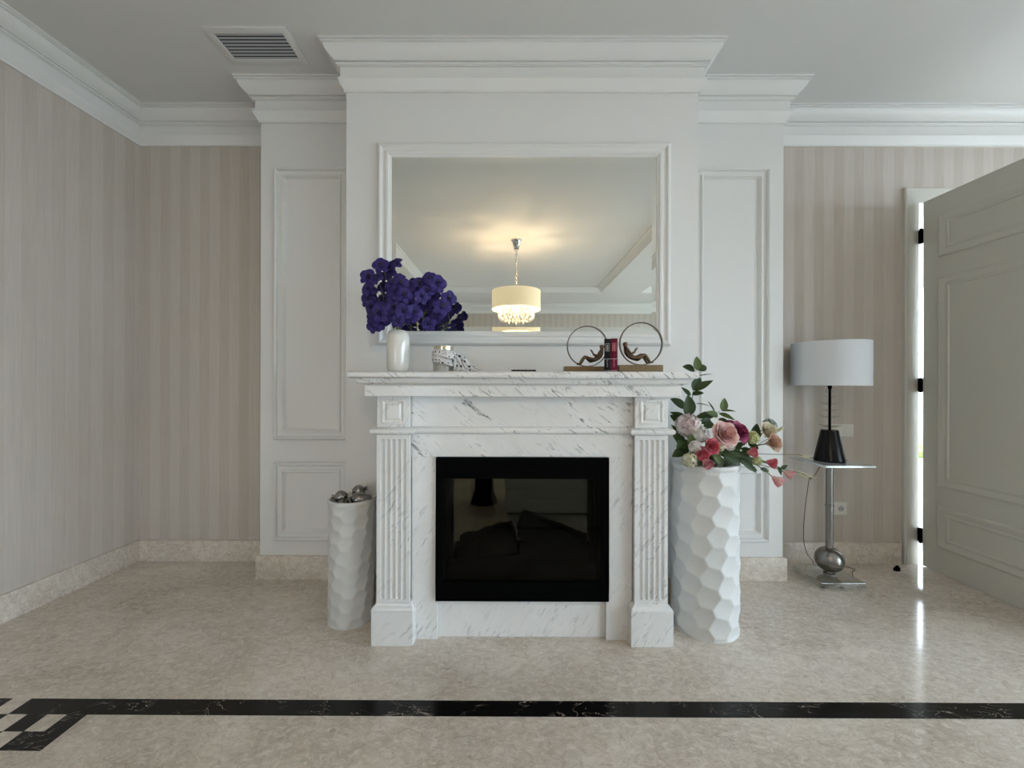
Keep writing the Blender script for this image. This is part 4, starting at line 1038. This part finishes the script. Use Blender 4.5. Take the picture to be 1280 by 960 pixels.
# figure in ring space: +x toward the feet, z up, ring centre (0, 0.0985)
FIG_V = [(-0.030, 0, 0.022), (-0.050, 0, 0.036), (-0.064, 0, 0.056), (-0.071, 0, 0.074), (-0.073, 0, 0.083), (-0.072, 0, 0.095), (-0.071, 0, 0.106),   # pelvis, waist, chest, shoulders, neck, head, crown
         (-0.020, 0.010, 0.026), (0.010, 0.011, 0.050), (0.024, 0.011, 0.026), (0.033, 0.011, 0.008), (0.050, 0.011, 0.011),                    # leg
         (-0.020, -0.010, 0.026), (0.014, -0.011, 0.047), (0.030, -0.011, 0.026), (0.040, -0.011, 0.010), (0.057, -0.011, 0.013),
         (-0.066, 0.016, 0.070), (-0.050, 0.018, 0.048), (-0.034, 0.010, 0.056), (-0.028, 0.007, 0.060),
         (-0.066, -0.016, 0.070), (-0.050, -0.018, 0.048), (-0.034, -0.010, 0.056), (-0.028, -0.007, 0.060)]
FIG_E = [(0,1),(1,2),(2,3),(3,4),(4,5),(5,6),(0,7),(7,8),(8,9),(9,10),(10,11),(0,12),(12,13),(13,14),(14,15),(15,16),(3,17),(17,18),(18,19),(19,20),(3,21),(21,22),(22,23),(23,24)]
FIG_R = [0.0125, 0.0105, 0.0125, 0.0100, 0.0052, 0.0112, 0.0080, 0.0098, 0.0074, 0.0062, 0.0048, 0.0034, 0.0098, 0.0074, 0.0062, 0.0048, 0.0034, 0.0058, 0.0046, 0.0038, 0.0034, 0.0058, 0.0046, 0.0038, 0.0034]
FIG = skin_mesh('seated_figure', FIG_V, FIG_E, [q*1.32 for q in FIG_R], M['bronze'])
def bookend(cx, cy, bx0, bx1, flip, bz, label, ringx):
    e = empty('bookend', (cx, cy, MT), label, 'bookend', 'reading figure bookends')
    MB().box(bx0, bx1, cy-0.030, cy+0.030, MT, MT+bz).build('base', M['gold'], e, bevel=0.0015)
    r = 0.0985; n = 72; m = MB()
    def fn(u, v):
        a = 2*PI*u; k = v*4
        i = int(min(k, 3.999)); cs_ = [(-.0022, -.007), (.0022, -.007), (.0022, .007), (-.0022, .007), (-.0022, -.007)]
        f = k-i; pr_ = cs_[i][0]*(1-f)+cs_[i+1][0]*f; py_ = cs_[i][1]*(1-f)+cs_[i+1][1]*f
        return (ringx+(r+pr_)*math.cos(a), cy+py_, MT+bz+r+0.001+(r+pr_)*math.sin(a))
    m.grid(fn, n, 5, wrap=True); m.build('ring', M['bronze_dk'], e, smooth=40)
    s = -1 if flip else 1
    mt = Matrix.Translation(Vector((ringx, cy, MT+bz+0.002))-wloc(e)) @ Matrix.Diagonal((s, 1, 1, 1))
    f = put('figure', FIG, e, mt)
    bk = MB()
    for sg in (-1, 1):
        bk.add([Vector((ringx+s*px_, cy+sg*py_, MT+bz+pz_)) for px_, py_, pz_ in ((-0.030, 0.001, 0.058), (-0.034, 0.016, 0.056), (-0.020, 0.018, 0.080), (-0.016, 0.001, 0.082), (-0.0275, 0.001, 0.0595), (-0.0315, 0.016, 0.0575), (-0.0175, 0.018, 0.0815), (-0.0135, 0.001, 0.0835))],
               [(3,2,1,0),(4,5,6,7),(0,1,5,4),(1,2,6,5),(2,3,7,6),(3,0,4,7)])
    bk.build('open_book', M['bronze_dk'], e)
bookend(0.37, 1.97, 0.256, 0.448, True, 0.031, 'bronze bookend, ringed reading figure leaning on the black book', 0.370)
bookend(0.596, 1.87, 0.492, 0.695, False, 0.034, 'bronze bookend, ringed reading figure leaning on the crimson book', 0.601)
def book(x0, x1, yf, h, col, label, name, foil, accent):
    e = empty('book', (0.4365, yf, MT), label, 'book'); e.rotation_euler.z = -0.235
    cm = plain(name, col, 0.5, noise=0.06, nscale=60, spec=0.2); t = 0.0022
    c = MB().box(x0, x0+t, yf+0.002, yf+0.10, MT, MT+h).box(x1-t, x1, yf+0.002, yf+0.10, MT, MT+h)
    n = 6; w = x1-x0
    pts = [(x0+w*k/n, yf+0.003-0.003*math.sin(PI*k/n)) for k in range(n+1)]
    c.prism(pts+[(x1, yf+0.006), (x0, yf+0.006)], MT, MT+h)
    c.build('cover', cm, e, smooth=40)
    MB().box(x0+t, x1-t, yf+0.006, yf+0.097, MT+0.003, MT+h-0.003).build('pages', plain(name+'_pages', (0.70, 0.66, 0.56), 0.8, noise=0.1, nscale=200), e)
    fm = plain(name+'_foil', foil, 0.4, noise=0.05); xm = (x0+x1)/2
    ya = yf-0.0006; k = 0.30*w
    lb = MB()
    z0, z1 = MT+h*0.62, MT+h*0.86
    for (a, b, c_, d_) in ((xm-k, xm+k, z0, z0+.0018), (xm-k, xm+k, z1-.0018, z1), (xm-k, xm-k+.0016, z0, z1), (xm+k-.0016, xm+k, z0, z1)): lb.box(a, b, ya, yf+0.003, c_, d_)
    for j in range(7): lb.box(xm-k*.45, xm+k*.45, ya, yf+0.003, z0+.005+j*(z1-z0-.012)/6.5, z0+.0075+j*(z1-z0-.012)/6.5)
    lb.build('title_label', fm, e)
    fn_ = plain(name+'_lines', accent, 0.4); ln = MB()
    for z in (MT+h*0.38, MT+0.004): ln.box(x0+0.001, x1-0.001, ya+.0006, yf+0.003, z, z+0.0016)
    ln.build('band', fn_, e)
    tx = MB()
    for j in range(6): tx.box(xm-k*.3, xm+k*(.05+.25*((j*7) % 3)/2), ya, yf+0.003, MT+0.02+j*0.006, MT+0.023+j*0.006)
    tx.build('author_lettering', fm, e)
book(0.4085, 0.4365, 1.772, 0.146, (0.005, 0.004, 0.008), 'black hardback book standing between the bronze bookends', 'black_book', (0.36, 0.35, 0.36), (0.6, 0.6, 0.6))
book(0.4370, 0.4660, 1.772, 0.147, (0.13, 0.003, 0.026), 'crimson hardback book standing between the bronze bookends', 'crimson_book', (0.62, 0.22, 0.24), (0.72, 0.60, 0.60))

# ------------------------------------------------------------------ side table and lamp
TX, TY = 1.942, 2.45
st = empty('side_table', (TX, TY, 0), 'small side table with a steel ball foot and clear acrylic base', 'table')
MB().box(TX-0.142, TX+0.118, TY-0.122, TY+0.118, 0.016, 0.048).build('acrylic_base', M['acrylic'], st, bevel=0.003)
fm = MB().lathe([(0.010, 0), (0.014, 0.003), (0.014, 0.013), (0.010, 0.0162)], (0, 0, 0), 16).mesh('foot', M['chrome'], smooth=40)
for sx in (-0.122, 0.098):
    for sy in (-0.102, 0.098): put('foot', fm, st, Matrix.Translation((sx, sy, 0)))
put('foot', fm, st, Matrix.Translation((-0.01, -0.108, 0)))
MB().lathe([(0.032, 0.048), (0.032, 0.054), (0.020, 0.058), (0.018, 0.064)], (TX, TY, 0), 28).build('collar', M['steel'], st, smooth=40)
MB().sphere((TX, TY, 0.134), 0.0755, 40, 24).build('ball', M['steel'], st, smooth=180)
MB().lathe([(0.0195, 0.205), (0.0195, 0.455), (0.0225, 0.457), (0.0225, 0.468), (0.0195, 0.470), (0.0195, 0.716), (0.05, 0.718), (0.05, 0.723)], (TX, TY, 0), 28).build('post', M['steel'], st, smooth=40)
MB().box(TX-0.142, TX+0.148, TY-0.15, TY+0.15, 0.723, 0.735).build('table_top', plain('pale_glass_top', (0.62, 0.66, 0.66), 0.05, 0.3, 0.02), st, bevel=0.0015)

lp = empty('table_lamp', (TX, TY, 0.735), 'table lamp with white drum shade, black cone base and glass discs', 'lamp')
z = 0.735
MB().lathe([(0.078, z), (0.081, z+0.006), (0.079, z+0.016), (0.046, z+0.186), (0.043, z+0.190), (0.005, z+0.191)], (TX, TY, 0), 40).build('base', M['black_gloss'], lp, smooth=40)
MB().lathe([(0.007, z+0.19), (0.007, z+0.44), (0.011, z+0.442), (0.011, z+0.50), (0.006, z+0.502), (0.006, z+0.72)], (TX, TY, 0), 16).build('stem', M['black'], lp, smooth=40)
dz = [(0.206, 0.058), (0.262, 0.052), (0.302, 0.044), (0.342, 0.046), (0.385, 0.030), (0.415, 0.024)]
for zz, rr in dz:
    pr = [(0.008, z+zz), (rr*.6, z+zz+0.002), (rr, z+zz+0.012), (rr*1.01, z+zz+0.016), (rr*.6, z+zz+0.0055), (0.008, z+zz+0.004)]
    MB().lathe(pr, (TX, TY, 0), 28, cap=False).build('glass_disc', M['clear'], lp, smooth=60)
sh = MB().lathe([(0.197, 1.196), (0.197, 1.457), (0.194, 1.457), (0.194, 1.196), (0.197, 1.196)], (TX, TY, 0), 64, cap=False)
sho = sh.build('shade', M['shade'], lp, smooth=40)
sp = MB()
for k in range(3):
    a = 2*PI*k/3+.5; sp.tube([(TX, TY, 1.445), (TX+0.195*math.cos(a), TY+0.195*math.sin(a), 1.45)], 0.0025, 6)
sp.build('spider', M['black'], lp)
MB().lathe([(0.006, 1.44), (0.010, 1.452), (0.012, 1.462), (0.006, 1.468), (0.001, 1.469)], (TX, TY, 0), 16).build('finial', M['black'], lp, smooth=40)
# cable
cab = [(TX+.03, TY+.07, .741), (TX+.09, TY+.12, .740), (TX+.10, TY+.157, .732), (TX+.02, TY+.19, .55), P(1012, 590, 2.62), P(1006, 630, 2.63), P(1003, 672, 2.64), P(1008, 692, 2.645), P(1016, 700, 2.645)]
cc = []
for i in range(len(cab)-1):
    a = Vector(cab[i]); b = Vector(cab[i+1])
    for k in range(5): cc.append(a.lerp(b, k/5))
cc.append(Vector(cab[-1]))
for _ in range(6): cc = [cc[0]]+[(cc[i-1]+cc[i]*2+cc[i+1])/4 for i in range(1, len(cc)-1)]+[cc[-1]]
fl = [cc[-1], Vector((1.98, 2.63, .01)), Vector((2.10, 2.635, .004)), Vector((2.20, 2.64, .004)), Vector((2.235, 2.60, .004)), Vector((2.18, 2.57, .004)), Vector((2.13, 2.50, .004))]
f2 = []
for i in range(len(fl)-1):
    for k in range(5): f2.append(Vector(fl[i]).lerp(Vector(fl[i+1]), k/5))
f2.append(fl[-1])
for _ in range(4): f2 = [f2[0]]+[(f2[i-1]+f2[i]*2+f2[i+1])/4 for i in range(1, len(f2)-1)]+[f2[-1]]
MB().tube(cc+f2[1:], 0.0022, 6).build('power_cord', M['twig'], lp, smooth=60)

# switch and socket
sw = empty('light_switch', (2.24, YB, 0.852), 'white double light switch on the wallpaper behind the lamp', 'switch')
MB().box(2.145, 2.298, YB-0.008, YB-0.0003, 0.852, 0.935).build('plate', M['white_plastic'], sw, bevel=0.002)
for a in (2.155, 2.232): MB().box(a, a+0.056, YB-0.012, YB-0.008, 0.865, 0.922).build('rocker', M['white_plastic'], sw, bevel=0.0015)
so = empty('power_socket', (2.214, YB, 0.325), 'white round power socket low on the wall behind the table post', 'socket')
MB().box(2.172, 2.256, YB-0.008, YB-0.0003, 0.325, 0.41).build('plate', M['white_plastic'], so, bevel=0.002)
m3 = face_mtx((0, -1, 0)).to_3x3()
MB().lathe([(0.024, 0), (0.024, 0.004), (0.020, 0.004), (0.020, 0.0005)], (2.214, YB-0.008, 0.3675), 28, m3).build('socket_ring', M['white_plastic'], so, smooth=40)
MB().lathe([(0.019, 0.0002), (0.019, 0.0008)], (2.214, YB-0.008, 0.3675), 28, m3).build('socket_well', M['louver'], so)
for sx in (-.009, .009): MB().lathe([(0.0028, 0.0008), (0.0028, 0.0014)], (2.214+sx, YB-0.008, 0.3675), 10, m3).build('pin_hole', M['black'], so)

# small black doorstop on the floor
ds = MB()
def lump(u, v):
    a = 2*PI*u; th = PI/2*v
    r = 0.024*(1+0.25*math.sin(2*a)+0.15*mnoise.noise(Vector((math.cos(a)*2, math.sin(a)*2, v*3))))
    return (2.497+r*math.cos(th)*math.cos(a), 2.60+0.8*r*math.cos(th)*math.sin(a), 0.026*math.sin(th)*(1+.25*math.cos(a)))
ds.grid(lump, 24, 8, wrap=True)
tag(ds.build('rubber_doorstop', M['black'], smooth=60), 'small black lump on the marble floor beside the door casing', 'doorstop')

# ------------------------------------------------------------------ chandelier (seen in the mirror)
CX, CYY = 0.054, -0.96
ch = empty('chandelier', (CX, CYY, HT), 'lit drum chandelier with glass arms hanging on a chrome chain', 'chandelier')
MB().lathe([(0.075, HT), (0.075, HT-0.012), (0.058, HT-0.03), (0.040, HT-0.10), (0.036, HT-0.125), (0.010, HT-0.13)], (CX, CYY, 0), 28).build('canopy', M['chrome'], ch, smooth=40)
lk = MB(); 
pts = [(0.015*math.cos(2*PI*k/14), 0, 0.024*math.sin(2*PI*k/14)) for k in range(14)]
lkm = MB().tube(pts, 0.0055, 6, closed=True).mesh('chain_link', M['chrome'], smooth=60)
zt, zb_ = HT-0.14, 2.47; nl = 17
for k in range(nl):
    zz = zt-(zt-zb_)*k/(nl-1)
    put('chain_link', lkm, ch, Matrix.Translation((0, 0, zz-HT)) @ Matrix.Rotation(PI/2*(k % 2), 4, 'Z'))
RD = 0.325; dz0, dz1 = 2.195, 2.44
dr = MB().lathe([(RD, dz0), (RD, dz1), (RD-0.004, dz1), (RD-0.004, dz0), (RD, dz0)], (CX, CYY, 0), 72, cap=False)
dr.build('drum_shade', M['drum'], ch, smooth=40)
spk = MB().lathe([(0.03, 2.425), (0.03, 2.44), (0.012, 2.455), (0.006, 2.47)], (CX, CYY, 0), 20)
for k in range(6):
    a = PI/3*k+0.3
    dvec = Vector((math.cos(a), math.sin(a), 0))
    spk.tube([Vector((CX, CYY, 2.432))+dvec*0.025, Vector((CX, CYY, 2.436))+dvec*(RD-0.004)], 0.013, 6)
spk.build('top_frame', M['chrome'], ch, smooth=40)
MB().lathe([(0.012, 2.195), (0.018, 2.19), (0.045, 2.18), (0.045, 2.15), (0.015, 2.12), (0.003, 2.08)], (CX, CYY, 0), 20).build('column', M['chrome'], ch, smooth=40)
bl = MB().lathe([(0.006, 0), (0.011, 0.006), (0.016, 0.022), (0.012, 0.042), (0.003, 0.062)], (0, 0, 0), 12).mesh('bulb', M['bulb'], smooth=60)
armp = bez((0.03, 0, 2.17), (0.10, 0, 2.02), (0.20, 0, 2.13), 8)+bez((0.20, 0, 2.13), (0.235, 0, 2.20), (0.165, 0, 2.235), 7)[1:]
arm = MB().tube([(p.x, 0, p.z-HT) for p in armp], 0.014, 8).mesh('glass_arm', M['crystal'], smooth=60)
scr = MB().tube([(p.x, 0, p.z-HT) for p in bez((0.05, 0, 2.20), (0.21, 0, 2.24), (0.235, 0, 2.12), 7)+bez((0.235, 0, 2.12), (0.22, 0, 2.02), (0.15, 0, 2.07), 6)[1:]], 0.014, 8).mesh('glass_scroll', M['crystal'], smooth=60)
pen = MB().lathe([(0.002, 0), (0.012, -0.02), (0.016, -0.04), (0.008, -0.065), (0.001, -0.075)], (0, 0, 0), 10).mesh('pendant', M['crystal'], smooth=30)
for k in range(6):
    R_ = Matrix.Rotation(PI/3*k+PI/6, 4, 'Z')
    put('glass_arm', arm, ch, R_)
    for q in (0.0, 0.33, -0.33): put('glass_scroll', scr, ch, Matrix.Rotation(PI/3*k+q, 4, 'Z'))
    put('bulb', bl, ch, R_ @ Matrix.Translation((0.165, 0, 2.24-HT)))
    put('pendant', pen, ch, R_ @ Matrix.Translation((0.11, 0, 2.08-HT)))
    l = bpy.data.lights.new('chandelier_bulb_light', 'POINT'); l.energy = 3.6; l.color = (1.0, 0.80, 0.55); l.shadow_soft_size = 0.02
    lo = bpy.data.objects.new('chandelier_bulb_light', l); COL.objects.link(lo); lo.parent = ch
    lo.location = (R_ @ Matrix.Translation((0.245, 0, 2.165-HT))).translation
put('pendant', pen, ch, Matrix.Translation((0, 0, 2.09-HT)))
put('bulb', bl, ch, Matrix.Translation((0, 0, 2.195-HT)))
l = bpy.data.lights.new('chandelier_centre_light', 'POINT'); l.energy = 5.5; l.color = (1.0, 0.80, 0.55); l.shadow_soft_size = 0.006
lo = bpy.data.objects.new('chandelier_centre_light', l); COL.objects.link(lo); lo.parent = ch; lo.location = (0, 0, 2.285-HT)

# ------------------------------------------------------------------ things behind the camera that the smoked fire glass reflects
lc = empty('low_cabinet', (0.55, 0.2, 0), 'low white cabinet with grooved front standing opposite the fireplace', 'cabinet')
MB().box(-0.06, 1.16, -0.05, 0.44, 0.02, 0.42).build('body', M['trim'], lc, bevel=0.003)
for zz in ((0.035, 0.15), (0.165, 0.22), (0.235, 0.40)): MB().box(-0.055, 1.155, 0.44, 0.455, zz[0], zz[1]).build('front_panel', M['trim'], lc, bevel=0.003)
MB().box(-0.04, 1.14, -0.03, 0.42, 0.0, 0.02).build('plinth', M['black'], lc)
MB().box(-0.07, 1.17, -0.06, 0.465, 0.42, 0.44).build('top', M['trim'], lc, bevel=0.003)
tag(MB().lathe([(0.135, 0), (0.135, 0.02), (0.12, 0.06), (0.097, 0.13), (0.093, 0.40), (0.10, 0.46), (0.001, 0.465)], (-0.28, 0.05, 0), 32).build('dark_stand_in', M['black'], smooth=40),
    'black flared stand-in for a dark reflected shape beside the low white cabinet', 'dark_stand_in')  # added for an unidentified dark shape reflected in the fire
